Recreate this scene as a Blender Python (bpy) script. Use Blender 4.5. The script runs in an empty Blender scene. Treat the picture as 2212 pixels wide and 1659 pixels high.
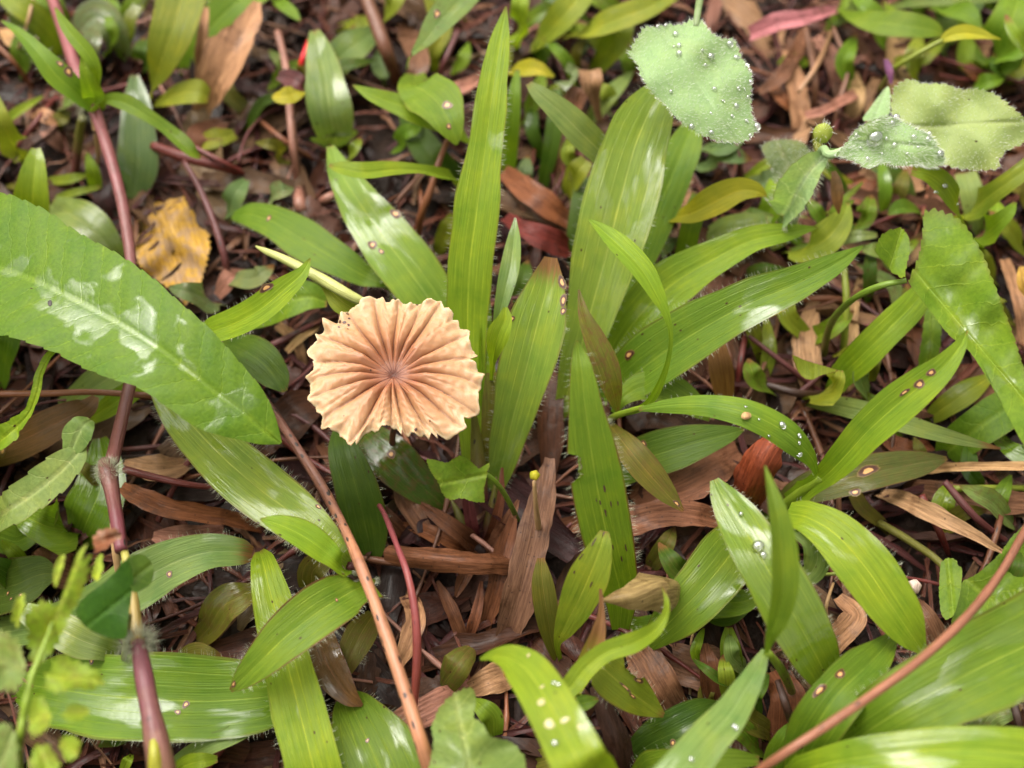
import bpy, math, random
import numpy as np
from mathutils import Vector

S = bpy.context.scene
COL = S.collection
random.seed(7)
RNG = np.random.default_rng(7)

# ---------------------------------------------------------------- camera
# one photograph unit = one pixel of a 2212 x 1659 picture
PW, PH = 2212.0, 1659.0
PITCH = math.radians(58.0)
DIST = 0.225
HFOV = math.radians(50.0)
AIM = np.array([0.0, 0.0, 0.035])
FWD = np.array([0.0, math.cos(PITCH), -math.sin(PITCH)])
UPV = np.array([0.0, math.sin(PITCH), math.cos(PITCH)])
RGT = np.array([1.0, 0.0, 0.0])
CAM = AIM - FWD * DIST
FPX = (PW / 2) / math.tan(HFOV / 2)

cam = bpy.data.cameras.new('camera')
cam.sensor_width = 36.0
cam.lens = 18.0 / math.tan(HFOV / 2)
cam.clip_start = 0.005
cam.clip_end = 100.0
cam_o = bpy.data.objects.new('camera', cam)
COL.objects.link(cam_o)
cam_o.location = CAM
cam_o.rotation_euler = (math.pi / 2 - PITCH, 0, 0)
S.camera = cam_o
cam.dof.use_dof = True
cam.dof.aperture_fstop = 10.5
cam.dof.focus_distance = 0.219

# ---------------------------------------------------------------- light: overcast day
SUN_EL, SUN_AZ = math.radians(64), math.radians(318)
w = bpy.data.worlds.new('World')
S.world = w
w.use_nodes = True
nt = w.node_tree
nt.nodes.clear()
sky = nt.nodes.new('ShaderNodeTexSky')
sky.sky_type = 'NISHITA'
sky.sun_disc = False
sky.sun_elevation = SUN_EL
sky.sun_rotation = SUN_AZ
sky.dust_density = 6.0
sky.air_density = 1.0
sky.ozone_density = 1.0
hs = nt.nodes.new('ShaderNodeHueSaturation')
hs.inputs['Saturation'].default_value = 0.04
bg = nt.nodes.new('ShaderNodeBackground')
bg.inputs['Strength'].default_value = 0.15
ow = nt.nodes.new('ShaderNodeOutputWorld')
nt.links.new(sky.outputs[0], hs.inputs['Color'])
wt = nt.nodes.new('ShaderNodeMixRGB'); wt.blend_type = 'MULTIPLY'
wt.inputs[0].default_value = 1.0; wt.inputs[2].default_value = (1.0, 0.975, 0.92, 1)   # grey overcast, a little warm
nt.links.new(hs.outputs[0], wt.inputs[1]); nt.links.new(wt.outputs[0], bg.inputs['Color'])
nt.links.new(bg.outputs[0], ow.inputs[0])

sl = bpy.data.lights.new('sun', 'SUN')
sl.energy = 1.5
sl.angle = math.radians(70)
sl.color = (1.0, 0.93, 0.82)
so = bpy.data.objects.new('sun', sl)
COL.objects.link(so)
so.location = (-0.5, 0.5, 1.5)
_d = Vector((math.sin(SUN_AZ) * math.cos(SUN_EL), math.cos(SUN_AZ) * math.cos(SUN_EL), math.sin(SUN_EL)))
so.rotation_euler = _d.to_track_quat('Z', 'Y').to_euler()

S.view_settings.view_transform = 'Standard'
S.view_settings.look = 'None'
S.view_settings.gamma = 1.0
S.view_settings.use_curve_mapping = False
S.view_settings.exposure = 1.22
S.cycles.max_bounces = 7
S.cycles.diffuse_bounces = 3
S.cycles.glossy_bounces = 3
S.cycles.transmission_bounces = 6
S.cycles.transparent_max_bounces = 8

# ---------------------------------------------------------------- pixel <-> space
def un(px, py, zmm):
    """point on the ray through a picture pixel at a height above the soil"""
    d = FWD + RGT * ((px - PW / 2) / FPX) - UPV * ((py - PH / 2) / FPX)
    k = (zmm * 0.001 - CAM[2]) / d[2]
    return CAM + d * k
def pj(P):
    v = np.asarray(P) - CAM
    dz = v @ FWD
    return np.stack([PW / 2 + (v @ RGT) / dz * FPX, PH / 2 - (v @ UPV) / dz * FPX], -1), dz

# ---------------------------------------------------------------- materials
class NB:
    def __init__(s, name):
        s.m = bpy.data.materials.new(name)
        s.m.use_nodes = True
        s.t = s.m.node_tree
        s.t.nodes.clear()
        s.out = s.t.nodes.new('ShaderNodeOutputMaterial')
    def n(s, kind, **kw):
        nd = s.t.nodes.new('ShaderNode' + kind)
        for k, v in kw.items():
            setattr(nd, k, v)
        return nd
    def put(s, sock, v):
        if hasattr(v, 'links') or isinstance(v, bpy.types.NodeSocket):
            s.t.links.new(v, sock)
        else:
            if sock.type == 'RGBA' and len(v) == 3:
                v = (*v, 1)
            sock.default_value = v
    def math(s, op, a, b=0.0, c=None, clamp=False):
        nd = s.n('Math', operation=op, use_clamp=clamp)
        s.put(nd.inputs[0], a); s.put(nd.inputs[1], b)
        if c is not None: s.put(nd.inputs[2], c)
        return nd.outputs[0]
    def mix(s, f, a, b, mode='MIX'):
        nd = s.n('MixRGB', blend_type=mode)
        s.put(nd.inputs[0], f); s.put(nd.inputs[1], a); s.put(nd.inputs[2], b)
        return nd.outputs[0]
    def step(s, x, lo, hi, a=0.0, b=1.0):
        nd = s.n('MapRange', interpolation_type='SMOOTHSTEP')
        s.put(nd.inputs[0], x); s.put(nd.inputs[1], lo); s.put(nd.inputs[2], hi)
        s.put(nd.inputs[3], a); s.put(nd.inputs[4], b)
        return nd.outputs[0]
    def attr(s, name, kind='GEOMETRY'):
        return s.n('Attribute', attribute_name=name, attribute_type=kind)
    def noise(s, vec, scale=1.0, detail=3.0, rough=0.55, dist=0.0):
        nd = s.n('TexNoise')
        s.put(nd.inputs['Vector'], vec)
        nd.inputs['Scale'].default_value = scale
        nd.inputs['Detail'].default_value = detail
        nd.inputs['Roughness'].default_value = rough
        nd.inputs['Distortion'].default_value = dist
        return nd.outputs[0]
    def vmul(s, v, k):
        nd = s.n('VectorMath', operation='MULTIPLY')
        s.put(nd.inputs[0], v); nd.inputs[1].default_value = k
        return nd.outputs[0]
    def sep(s, v):
        nd = s.n('SeparateXYZ'); s.put(nd.inputs[0], v)
        return nd.outputs
    def bump(s, h, strength, dist):
        nd = s.n('Bump')
        s.put(nd.inputs['Height'], h); s.put(nd.inputs['Strength'], strength)
        nd.inputs['Distance'].default_value = dist
        return nd.outputs[0]
    def princ(s, **kw):
        nd = s.n('BsdfPrincipled')
        for k, v in kw.items():
            s.put(nd.inputs[k.replace('_', ' ')], v)
        return nd.outputs[0]
    def finish(s, sh):
        s.t.links.new(sh, s.out.inputs[0])
        return s.m

def leaf_material(name, broad=False):
    b = NB(name)
    lc = b.sep(b.attr('lc').outputs['Vector'])
    u, t = lc[0], lc[1]
    mmv = b.attr('mm').outputs['Vector']
    mm = b.sep(mmv)
    tint = b.attr('tint', 'OBJECT').outputs['Color']
    au = b.math('ABSOLUTE', u)
    blotch = b.noise(mmv, 0.16, 3.0, 0.6)
    wetn = b.noise(mmv if broad else b.vmul(mmv, (1.5, 0.42, 1.0)), 0.13, 2.5, 0.5, 0.5)
    if not broad:
        streak = b.noise(b.vmul(mmv, (3.2, 0.10, 1.0)), 1.0, 3.0, 0.6)
        fine = b.math('SINE', b.math('MULTIPLY', mm[0], 13.0))
        pp = b.math('PINGPONG', u, 0.155)
        line = b.step(pp, 0.0, 0.026, 1.0, 0.0)
        rib = b.step(au, 0.0, 0.05, 1.0, 0.0)
    else:
        streak = b.noise(mmv, 1.3, 4.0, 0.6)
        ax = b.math('ABSOLUTE', mm[0])
        wob = b.math('MULTIPLY', b.noise(mmv, 0.3, 2.0), 3.0)
        sv = b.math('ADD', b.math('SUBTRACT', mm[1], b.math('MULTIPLY', ax, 0.75)), wob)
        pp = b.math('PINGPONG', sv, 2.6)
        line = b.step(pp, 0.0, 0.28, 1.0, 0.0)
        rib = b.step(ax, 0.2, 1.0, 1.0, 0.0)  # pale midrib colour, widened to paint in its broad sheen
        fine = b.math('MULTIPLY', b.n('TexVoronoi').outputs[0], 1.0)
        vn = fine.node if hasattr(fine, 'node') else None
        vor = b.n('TexVoronoi'); b.put(vor.inputs['Vector'], mmv); vor.inputs['Scale'].default_value = 0.9
        fine = vor.outputs['Distance']
    pl = b.attr('plain', 'OBJECT').outputs['Fac']
    pk = b.math('SUBTRACT', 1.0, b.math('MULTIPLY', pl, 0.75))
    c = b.mix(pk, tint, b.mix(1.0, tint, b.mix(streak, (0.54, 0.6, 0.55), (1.42, 1.36, 1.3)), 'MULTIPLY'))
    c = b.mix(b.math('MULTIPLY', pk, b.step(blotch, 0.45, 0.72, 0.0, 0.55)), c, b.mix(1.0, c, (1.42, 1.22, 0.9), 'MULTIPLY'))
    c = b.mix(b.math('MULTIPLY', pk, b.step(blotch, 0.28, 0.45, 0.45, 0.0)), c, b.mix(1.0, c, (0.6, 0.78, 0.75), 'MULTIPLY'))
    vs = b.math('SUBTRACT', 1.0, b.attr('plain', 'OBJECT').outputs['Fac'])
    line = b.math('MULTIPLY', line, vs); rib = b.math('MULTIPLY', rib, vs)
    c = b.mix(b.math('MULTIPLY', line, b.step(streak, 0.3, 0.7, 0.22, 0.6)), c, b.mix(1.0, c, (1.7, 1.45, 1.9), 'MULTIPLY'))
    c = b.mix(b.math('MULTIPLY', rib, 0.45), c, b.mix(1.0, c, (1.9, 1.6, 2.4), 'MULTIPLY'))
    # reddish rim, dying tip, small specks
    rim = b.attr('rim', 'OBJECT').outputs['Fac']
    rm = b.math('MULTIPLY', b.step(au, 0.90, 0.99), rim)
    c = b.mix(b.math('MULTIPLY', rm, b.step(blotch, 0.3, 0.6, 0.35, 1.0)), c, (0.10, 0.025, 0.018))
    tipa = b.attr('tip', 'OBJECT').outputs['Fac']
    tt = b.math('ADD', t, b.math('MULTIPLY', b.math('SUBTRACT', streak, 0.5), 0.12))
    tipm = b.step(tt, b.math('SUBTRACT', 1.0, tipa), b.math('SUBTRACT', 1.04, b.math('MULTIPLY', tipa, 0.55)))
    c = b.mix(tipm, c, b.mix(streak, (0.05, 0.016, 0.008), (0.30, 0.15, 0.05)))
    spk = b.attr('speck', 'OBJECT').outputs['Fac']
    v2 = b.n('TexVoronoi'); b.put(v2.inputs['Vector'], b.vmul(mmv, (0.55, 0.3, 1.0))); v2.inputs['Scale'].default_value = 1.0
    sm = b.math('MULTIPLY', b.step(v2.outputs['Distance'], 0.06, 0.13, 1.0, 0.0),
                b.math('GREATER_THAN', spk, b.sep(v2.outputs['Color'])[0]))
    c = b.mix(sm, c, (0.045, 0.016, 0.006))
    mot = b.attr('mottle', 'OBJECT').outputs['Fac']
    mn = b.noise(b.vmul(mmv, (1.0, 0.6, 1.0)), 0.9, 5.0, 0.7)
    c = b.mix(b.math('MULTIPLY', b.step(mn, 0.45, 0.62), mot), c, (0.13, 0.065, 0.025))
    # water film
    wet = b.attr('wet', 'OBJECT').outputs['Fac']
    thr = b.math('SUBTRACT', 0.78, b.math('MULTIPLY', wet, 0.46))
    if broad: thr = b.math('ADD', thr, b.math('MULTIPLY', b.math('SUBTRACT', au, 0.35), 0.22))
    wm = b.step(wetn, thr, b.math('ADD', thr, 0.09))
    rough = b.math('ADD', b.math('MULTIPLY', wm, -0.30), b.math('ADD', 0.36, b.math('MULTIPLY', streak, 0.16)))
    spec = b.math('ADD', b.math('MULTIPLY', wm, 0.35), 0.17)
    hgt = b.math('ADD', b.math('MULTIPLY', streak, 1.0), b.math('ADD', b.math('MULTIPLY', fine, 0.07 if not broad else 0.2), b.math('MULTIPLY', line, -0.6)))
    nrm = b.bump(hgt, b.math('SUBTRACT', 0.55, b.math('MULTIPLY', wm, 0.25)), 0.00016)
    film = b.n('Bump'); film.inputs['Strength'].default_value = 0.6; film.inputs['Distance'].default_value = 0.00028
    b.put(film.inputs['Height'], b.math('ADD', wm, b.math('MULTIPLY', b.noise(mmv, 0.8, 2.0), 1.0))); b.put(film.inputs['Normal'], nrm)
    p = b.princ(Base_Color=c, Roughness=rough, Specular_IOR_Level=spec, Normal=nrm,
                Coat_Weight=b.math('MULTIPLY', wm, 0.7), Coat_Roughness=0.07, Coat_IOR=1.45, Coat_Normal=film.outputs[0])
    tr = b.n('BsdfTranslucent')
    b.put(tr.inputs[0], b.mix(1.0, c, (1.25, 1.35, 0.5), 'MULTIPLY')); b.put(tr.inputs['Normal'], nrm)
    ms = b.n('MixShader'); ms.inputs[0].default_value = 0.36
    b.t.links.new(p, ms.inputs[1]); b.t.links.new(tr.outputs[0], ms.inputs[2])
    return b.finish(ms.outputs[0])

def dead_material(name):
    b = NB(name)
    mmv = b.attr('mm').outputs['Vector']
    info = b.n('ObjectInfo').outputs['Random']
    tint = b.attr('tint', 'OBJECT').outputs['Color']
    ofs = b.n('VectorMath', operation='ADD'); b.put(ofs.inputs[0], mmv)
    cx = b.n('CombineXYZ'); b.put(cx.inputs[2], b.math('MULTIPLY', info, 57.0)); b.put(ofs.inputs[1], cx.outputs[0])
    v = ofs.outputs[0]
    streak = b.noise(b.vmul(v, (2.4, 0.16, 1.0)), 1.0, 5.0, 0.65)
    bl = b.noise(v, 0.22, 4.0, 0.6)
    c = b.mix(1.0, tint, b.mix(b.step(streak, 0.25, 0.75), (0.5, 0.45, 0.43), (1.35, 1.35, 1.35)), 'MULTIPLY')
    c = b.mix(b.step(bl, 0.5, 0.75, 0.0, 0.75), c, b.mix(1.0, c, (0.35, 0.28, 0.26), 'MULTIPLY'))
    vo = b.n('TexVoronoi'); b.put(vo.inputs['Vector'], v); vo.inputs['Scale'].default_value = 0.8
    c = b.mix(b.math('MULTIPLY', b.step(vo.outputs['Distance'], 0.08, 0.2, 0.7, 0.0), b.math('GREATER_THAN', 0.4, b.sep(vo.outputs['Color'])[0])), c, (0.02, 0.012, 0.008))
    mo = b.attr('mottle', 'OBJECT').outputs['Fac']
    c = b.mix(b.math('MULTIPLY', b.step(b.noise(v, 0.35, 5.0, 0.7), 0.45, 0.6), mo), c, b.mix(streak, (0.10, 0.05, 0.03), (0.40, 0.27, 0.17)))
    wm = b.step(bl, 0.42, 0.6)
    nrm = b.bump(b.math('ADD', streak, b.math('MULTIPLY', bl, 1.2)), 0.8, 0.00035)
    p = b.princ(Base_Color=c, Roughness=b.math('SUBTRACT', 0.62, b.math('MULTIPLY', wm, 0.34)), Specular_IOR_Level=0.15,
                Normal=nrm, Coat_Weight=b.math('MULTIPLY', wm, 0.14), Coat_Roughness=0.15, Coat_IOR=1.35)
    return b.finish(p)

def stem_material(name):
    b = NB(name)
    mmv = b.attr('mm').outputs['Vector']
    tint = b.attr('tint', 'OBJECT').outputs['Color']
    tint2 = b.attr('tint2', 'OBJECT').outputs['Color']
    lc = b.sep(b.attr('lc').outputs['Vector'])
    st = b.noise(b.vmul(mmv, (2.2, 0.12, 1.0)), 1.0, 4.0, 0.6)
    bl = b.noise(mmv, 0.35, 3.0)
    c = b.mix(b.step(b.math('ADD', lc[1], b.math('MULTIPLY', b.math('SUBTRACT', bl, 0.5), 0.6)), 0.25, 0.75), tint, tint2)
    c = b.mix(1.0, c, b.mix(st, (0.5, 0.45, 0.45), (1.4, 1.4, 1.4)), 'MULTIPLY')
    vo = b.n('TexVoronoi'); b.put(vo.inputs['Vector'], b.vmul(mmv, (0.9, 0.32, 1.0))); vo.inputs['Scale'].default_value = 1.0
    spk = b.attr('speck', 'OBJECT').outputs['Fac']
    c = b.mix(b.math('MULTIPLY', b.step(vo.outputs['Distance'], 0.2, 0.3, 1.0, 0.0), b.math('GREATER_THAN', spk, b.sep(vo.outputs['Color'])[0])), c, (0.02, 0.012, 0.01))
    p = b.princ(Base_Color=c, Roughness=b.math('ADD', 0.3, b.math('MULTIPLY', bl, 0.3)), Specular_IOR_Level=0.35, Normal=b.bump(b.math('ADD', st, b.math('MULTIPLY', bl, 0.8)), 0.8, 0.00035), Coat_Weight=0.1, Coat_Roughness=0.15)
    return b.finish(p)

M = {}
M['grass'] = leaf_material('grass_blade')
M['broad'] = leaf_material('broad_leaf', True)
M['dead'] = dead_material('dead_leaf')
M['stem'] = stem_material('stem')

b = NB('hair')
M['hair'] = b.finish(b.princ(Base_Color=(0.34, 0.35, 0.24), Roughness=0.35, Specular_IOR_Level=0.6))

b = NB('fuzz')
M['fuzz'] = b.finish(b.princ(Base_Color=(0.72, 0.73, 0.66), Roughness=0.4, Specular_IOR_Level=0.6))

b = NB('leaf_spot')
lc = b.sep(b.attr('lc').outputs['Vector'])
r_ = b.math('ADD', lc[0], b.math('MULTIPLY', b.math('SUBTRACT', b.noise(b.attr('mm').outputs['Vector'], 2.0, 3.0), 0.5), 0.3))
c = b.mix(b.step(r_, 0.38, 0.5), (0.50, 0.27, 0.10), (0.05, 0.014, 0.008))
c = b.mix(b.step(r_, 0.72, 1.0), c, (0.13, 0.09, 0.018))
M['spot'] = b.finish(b.princ(Base_Color=c, Roughness=0.4))

b = NB('blister')
M['blister'] = b.finish(b.princ(Base_Color=(0.33, 0.28, 0.12), Roughness=0.35))

b = NB('scar')
M['scar'] = b.finish(b.princ(Base_Color=(0.045, 0.014, 0.008), Roughness=0.5))

b = NB('water')
gl = b.n('BsdfGlass'); gl.inputs['IOR'].default_value = 1.33; gl.inputs['Roughness'].default_value = 0.0
gg = b.n('BsdfGlossy'); gg.inputs['Roughness'].default_value = 0.06
mx = b.n('MixShader'); mx.inputs[0].default_value = 0.3
b.t.links.new(gl.outputs[0], mx.inputs[1]); b.t.links.new(gg.outputs[0], mx.inputs[2])
M['water'] = b.finish(mx.outputs[0])

b = NB('mushroom_cap')
lc = b.sep(b.attr('lc').outputs['Vector'])      # x radius 0..1, y ridge height 0..1, z angle
mmv = b.attr('mm').outputs['Vector']
nz = b.noise(mmv, 0.35, 4.0, 0.6)
nf = b.noise(mmv, 2.2, 4.0, 0.6)
rr = b.math('ADD', lc[0], b.math('MULTIPLY', b.math('SUBTRACT', nz, 0.5), 0.22))
cr = b.n('ValToRGB'); b.put(cr.inputs[0], rr)
e = cr.color_ramp.elements
e[0].position = 0.04; e[0].color = (0.19, 0.075, 0.045, 1)
e[1].position = 1.0; e[1].color = (0.415, 0.265, 0.150, 1)
for pos, cc in ((0.24, (0.22, 0.085, 0.040)), (0.48, (0.30, 0.142, 0.066)), (0.76, (0.355, 0.198, 0.098))):
    q = e.new(pos); q.color = (*cc, 1)
c = b.mix(b.math('MULTIPLY', b.step(lc[1], 0.08, 0.48, 1.0, 0.0), b.step(lc[0], 0.4, 1.0, 1.0, 0.4)), cr.outputs[0], b.mix(1.0, cr.outputs[0], (0.42, 0.24, 0.17), 'MULTIPLY'))  # furrows darkened: own brown pigment plus crease shade painted in
vv = b.n('TexVoronoi', feature='DISTANCE_TO_EDGE'); b.put(vv.inputs['Vector'], mmv); vv.inputs['Scale'].default_value = 0.8
c = b.mix(b.math('MULTIPLY', b.step(vv.outputs[0], 0.0, 0.06, 0.35, 0.0), b.step(lc[0], 0.5, 0.8)), c, b.mix(1.0, c, (0.75, 0.62, 0.5), 'MULTIPLY'))
v3 = b.n('TexVoronoi'); b.put(v3.inputs['Vector'], mmv); v3.inputs['Scale'].default_value = 0.42
c = b.mix(b.math('MULTIPLY', b.step(v3.outputs['Distance'], 0.05, 0.09, 1.0, 0.0), b.math('GREATER_THAN', 0.45, b.sep(v3.outputs['Color'])[0])), c, (0.03, 0.012, 0.006))
c = b.mix(b.step(lc[0], 0.955, 0.99, 0.0, 0.5), c, (0.56, 0.41, 0.26))
nb = b.math('ADD', b.math('MULTIPLY', b.step(lc[0], 0.05, 0.2, 1.0, 0.12), nf), b.math('MULTIPLY', nz, 0.4))
M['cap'] = b.finish(b.princ(Base_Color=c, Roughness=0.42, Specular_IOR_Level=0.35, Normal=b.bump(nb, 0.6, 0.0004),
                            Subsurface_Weight=0.5, Subsurface_Radius=(1.0, 0.5, 0.25), Subsurface_Scale=0.0015))
b = NB('gill')
M['gill'] = b.finish(b.princ(Base_Color=(0.45, 0.30, 0.16), Roughness=0.7))

b = NB('soil')
g = b.n('NewGeometry').outputs['Position']
n1 = b.noise(g, 60.0, 6.0, 0.65)
n2 = b.noise(g, 500.0, 5.0, 0.7)
c = b.mix(n1, (0.006, 0.003, 0.002), (0.036, 0.018, 0.011))
c = b.mix(b.step(n2, 0.5, 0.75, 0.0, 0.6), c, (0.055, 0.032, 0.02))
M['soil'] = b.finish(b.princ(Base_Color=c, Roughness=b.step(n1, 0.35, 0.65, 0.4, 0.9), Specular_IOR_Level=0.25, Normal=b.bump(b.math('ADD', n1, n2), 0.9, 0.0012)))

# ---------------------------------------------------------------- mesh helpers
def link(o, parent=None):
    COL.objects.link(o)
    if parent is not None:
        o.parent = parent
    return o
def new_obj(name, V, F, mat, base, parent=None, lc=None, mm=None, smooth=True):
    me = bpy.data.meshes.new(name)
    V = np.asarray(V, float)
    me.from_pydata((V - base).tolist(), [], F)
    if lc is not None:
        a = me.attributes.new('lc', 'FLOAT_VECTOR', 'POINT'); a.data.foreach_set('vector', np.asarray(lc, np.float32).ravel())
    if mm is not None:
        a = me.attributes.new('mm', 'FLOAT_VECTOR', 'POINT'); a.data.foreach_set('vector', np.asarray(mm, np.float32).ravel())
    if smooth:
        me.polygons.foreach_set('use_smooth', [True] * len(me.polygons))
    me.materials.append(mat)
    o = bpy.data.objects.new(name, me)
    if parent is None:
        o.location = base
    return link(o, parent)
def props(o, **kw):
    for k, v in kw.items():
        o[k] = v
    return o
def tag(o, label, cat, group=None):
    o['label'] = label; o['category'] = cat
    if group: o['group'] = group
    return o
BASE = {}
def plant(name, label, cat, px, py, z=0.0, group=None):
    o = bpy.data.objects.new(name, None)
    o.empty_display_size = 0.005
    p = un(px, py, z)
    o.location = p
    link(o)
    BASE[o.name] = p
    return tag(o, label, cat, group)
def base_of(parent, fallback):
    if parent is None: return fallback
    if parent.name in BASE: return BASE[parent.name]
    return base_of(parent.parent, fallback) if parent.parent else np.array(parent.location)

def interp(ctrl, n):
    """centripetal-style Catmull-Rom through rows of ctrl"""
    C = np.asarray(ctrl, float)
    d = np.linalg.norm(np.diff(C[:, :2], axis=0), axis=1) + 1e-6
    k = np.concatenate([[0], np.cumsum(d)]); k /= k[-1]
    m = np.zeros_like(C)
    m[1:-1] = (C[2:] - C[:-2]) / (k[2:] - k[:-2])[:, None]
    m[0] = (C[1] - C[0]) / (k[1] - k[0]); m[-1] = (C[-1] - C[-2]) / (k[-1] - k[-2])
    s = np.linspace(0, 1, n)
    i = np.clip(np.searchsorted(k, s, side='right') - 1, 0, len(k) - 2)
    h = (k[i + 1] - k[i])[:, None]; x = ((s - k[i])[:, None]) / h
    return ((2*x**3 - 3*x**2 + 1) * C[i] + (x**3 - 2*x**2 + x) * h * m[i] + (-2*x**3 + 3*x**2) * C[i+1] + (x**3 - x**2) * h * m[i+1])

def unrows(R):
    d = FWD + np.outer((R[:, 0] - PW / 2) / FPX, RGT) - np.outer((R[:, 1] - PH / 2) / FPX, UPV)
    k = (R[:, 2] * 0.001 - CAM[2]) / d[:, 2]
    return CAM + d * k[:, None]
def nrmz(a):
    return a / (np.linalg.norm(a, axis=-1, keepdims=True) + 1e-12)

TINT = dict(lime=(.160, .238, .014), mid=(.112, .184, .014), dark=(.052, .098, .010), pale=(.150, .212, .055),
            blue=(.095, .155, .050), olive=(.110, .105, .016), yellow=(.28, .275, .018), warm=(.170, .205, .018), fair=(.165, .245, .032),
            brown=(.085, .048, .017), deep=(.026, .068, .006), fuzz=(.265, .385, .175), grey=(.125, .165, .065))
DT = dict(tan=(.30, .165, .085), straw=(.38, .235, .11), brown=(.115, .042, .019), rust=(.165, .056, .022), dark=(.042, .018, .012),
          red=(.10, .016, .012), pink=(.24, .108, .075), gold=(.36, .20, .035), wood=(.145, .064, .034), plum=(.085, .022, .021))

class Leaf:
    pass
SEED = [0]
LAST = [None]
def blade(parent, tint, path, name='blade', mat='grass', rev=False, fold=0.18, roll=0.0, wave=0.05, nu=17, nv=None,
          wet=0.45, rim=0.3, tip=0.03, speck=0.15, mottle=0.0, serr=0.0, teeth=3.2, notch=(), hairs=0.0, hlen=1.3,
          spots=(), curl=0.0, asym=None, label=None, cat=None, group=None, seedrow=None):
    SEED[0] += 1
    rs = np.random.default_rng(SEED[0])
    P = [p for p in path]
    if rev: P = P[::-1]                 # path is tip first
    L = sum(math.hypot(P[i+1][0]-P[i][0], P[i+1][1]-P[i][1]) for i in range(len(P)-1))
    if nv is None: nv = int(np.clip(L / 7, 18, 90))
    if serr: nv = max(nv, int(L / 2.6))
    C3 = np.array([(*un(p[0], p[1], p[2]), p[3]) for p in P])
    # interpolate in pixel space (x, y, z, half width)
    R = interp(P, nv)
    R[:, 3] = np.maximum(R[:, 3], 0.6)
    X = unrows(R)
    T = nrmz(np.gradient(X, axis=0))
    toc = nrmz(CAM - X)
    N0 = nrmz(np.array([0, 0, 1.0]) * 0.55 + toc * 0.45)
    W = nrmz(np.cross(T, N0))
    N = nrmz(np.cross(W, T))
    rl = np.linspace(roll[0], roll[1], nv) if isinstance(roll, tuple) else np.full(nv, roll)
    cr, sr = np.cos(rl)[:, None], np.sin(rl)[:, None]
    W, N = W * cr + N * sr, N * cr - W * sr
    depth = (X - CAM) @ FWD
    t2 = nrmz(np.stack([T @ RGT, T @ UPV], -1)); w2 = np.stack([W @ RGT, W @ UPV], -1)
    perp = np.abs(t2[:, 0] * w2[:, 1] - t2[:, 1] * w2[:, 0])
    H = R[:, 3] * depth / FPX / np.maximum(perp, 0.5)
    s = np.concatenate([[0], np.cumsum(np.linalg.norm(np.diff(X, axis=0), axis=1))])
    t = 1 - s / s[-1]                   # 1 at the tip, 0 at the base
    U = np.linspace(-1, 1, nu)
    # edges: slight raggedness, teeth, bites
    eL = np.ones(nv); eR = np.ones(nv)
    wob = lambda k: np.interp(s, np.linspace(0, s[-1], k), rs.normal(0, 1, k))
    kk = max(4, int(s[-1] / 0.006))
    rg = .10 if mat == 'dead' else .035
    eL += rg * wob(kk); eR += rg * wob(kk)
    if mat == 'dead':
        eL += .05 * wob(max(4, nv // 2)); eR += .05 * wob(max(4, nv // 2))
    if serr:
        ph = (s * 1000 / teeth + 0.15 * wob(kk)) % 1.0
        ph2 = (s * 1000 / teeth + 0.4 + 0.15 * wob(kk)) % 1.0
        env = np.clip(R[:, 3] / (R[:, 3].max() * 0.5), 0.25, 1)
        eL -= serr * env * (1 - ph) ** 1.5; eR -= serr * env * (1 - ph2) ** 1.5
    tt = 1 - t
    for (a, b_, side, dep) in notch:
        k = np.clip(np.minimum((tt - a), (b_ - tt)) / 0.012, 0, 1) * dep * (0.85 + 0.15 * rs.normal(0, 1, nv).clip(-1, 1))
        if side > 0: eR -= k
        else: eL -= k
    E = np.where(U[None, :] < 0, 1 - (1 - eL[:, None]) * np.abs(U[None, :]) ** 3, 1 - (1 - eR[:, None]) * np.abs(U[None, :]) ** 3)
    UU = U[None, :] * E
    if asym: UU = UU * np.where(U[None, :] < 0, asym[0], asym[1])
    ph0 = rs.uniform(0, 6.28)
    und = np.sin(s * 1000 / rs.uniform(5.5, 8.0) + ph0)[:, None] * U[None, :] + np.sin(s * 1000 / 4.7 + ph0 * 2)[:, None] * U[None, :] ** 2 * 0.6
    und2 = wob(max(4, int(s[-1] / 0.012)))[:, None]
    off = H[:, None] * (fold * (np.sqrt(U[None, :] ** 2 + 0.012) - 0.3) - curl * U[None, :] ** 2 + wave * und * np.abs(U[None, :])
                        + 0.05 * und2 * (1 - U[None, :] ** 2)) \
        + 0.00007 * np.cos(U[None, :] * 2 * math.pi / 0.31) * (mat == 'grass') - 0.00012 * np.exp(-(U[None, :] / 0.08) ** 2)
    if mat == 'broad':
        off = off - 0.00030 * np.exp(-(U[None, :] / 0.07) ** 2) + 0.00007 * np.sin((s[:, None] * 1000 - np.abs(U[None, :]) * H[:, None] * 750) * 2 * math.pi / 5.2) * np.minimum(1, 2 * np.abs(U[None, :]))
    G = X[:, None, :] + W[:, None, :] * (H[:, None] * UU)[:, :, None] + N[:, None, :] * off[:, :, None]
    V = G.reshape(-1, 3)
    idx = np.arange(nv * nu).reshape(nv, nu)
    F = np.stack([idx[:-1, :-1], idx[:-1, 1:], idx[1:, 1:], idx[1:, :-1]], -1).reshape(-1, 4).tolist()
    seed = rs.uniform(0, 200)
    lc = np.stack([np.broadcast_to(U[None, :], (nv, nu)), np.broadcast_to(t[:, None], (nv, nu)), np.zeros((nv, nu))], -1).reshape(-1, 3)
    mm = np.stack([H[:, None] * UU * 1000, np.broadcast_to(s[:, None] * 1000, (nv, nu)), np.full((nv, nu), seed)], -1).reshape(-1, 3)
    low = X[np.argmin(X[:, 2])]
    base = base_of(parent, low)
    o = new_obj(name, V, F, M[mat], base, parent, lc, mm)
    tv = TINT[tint] if mat != 'dead' else DT[tint]
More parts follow.
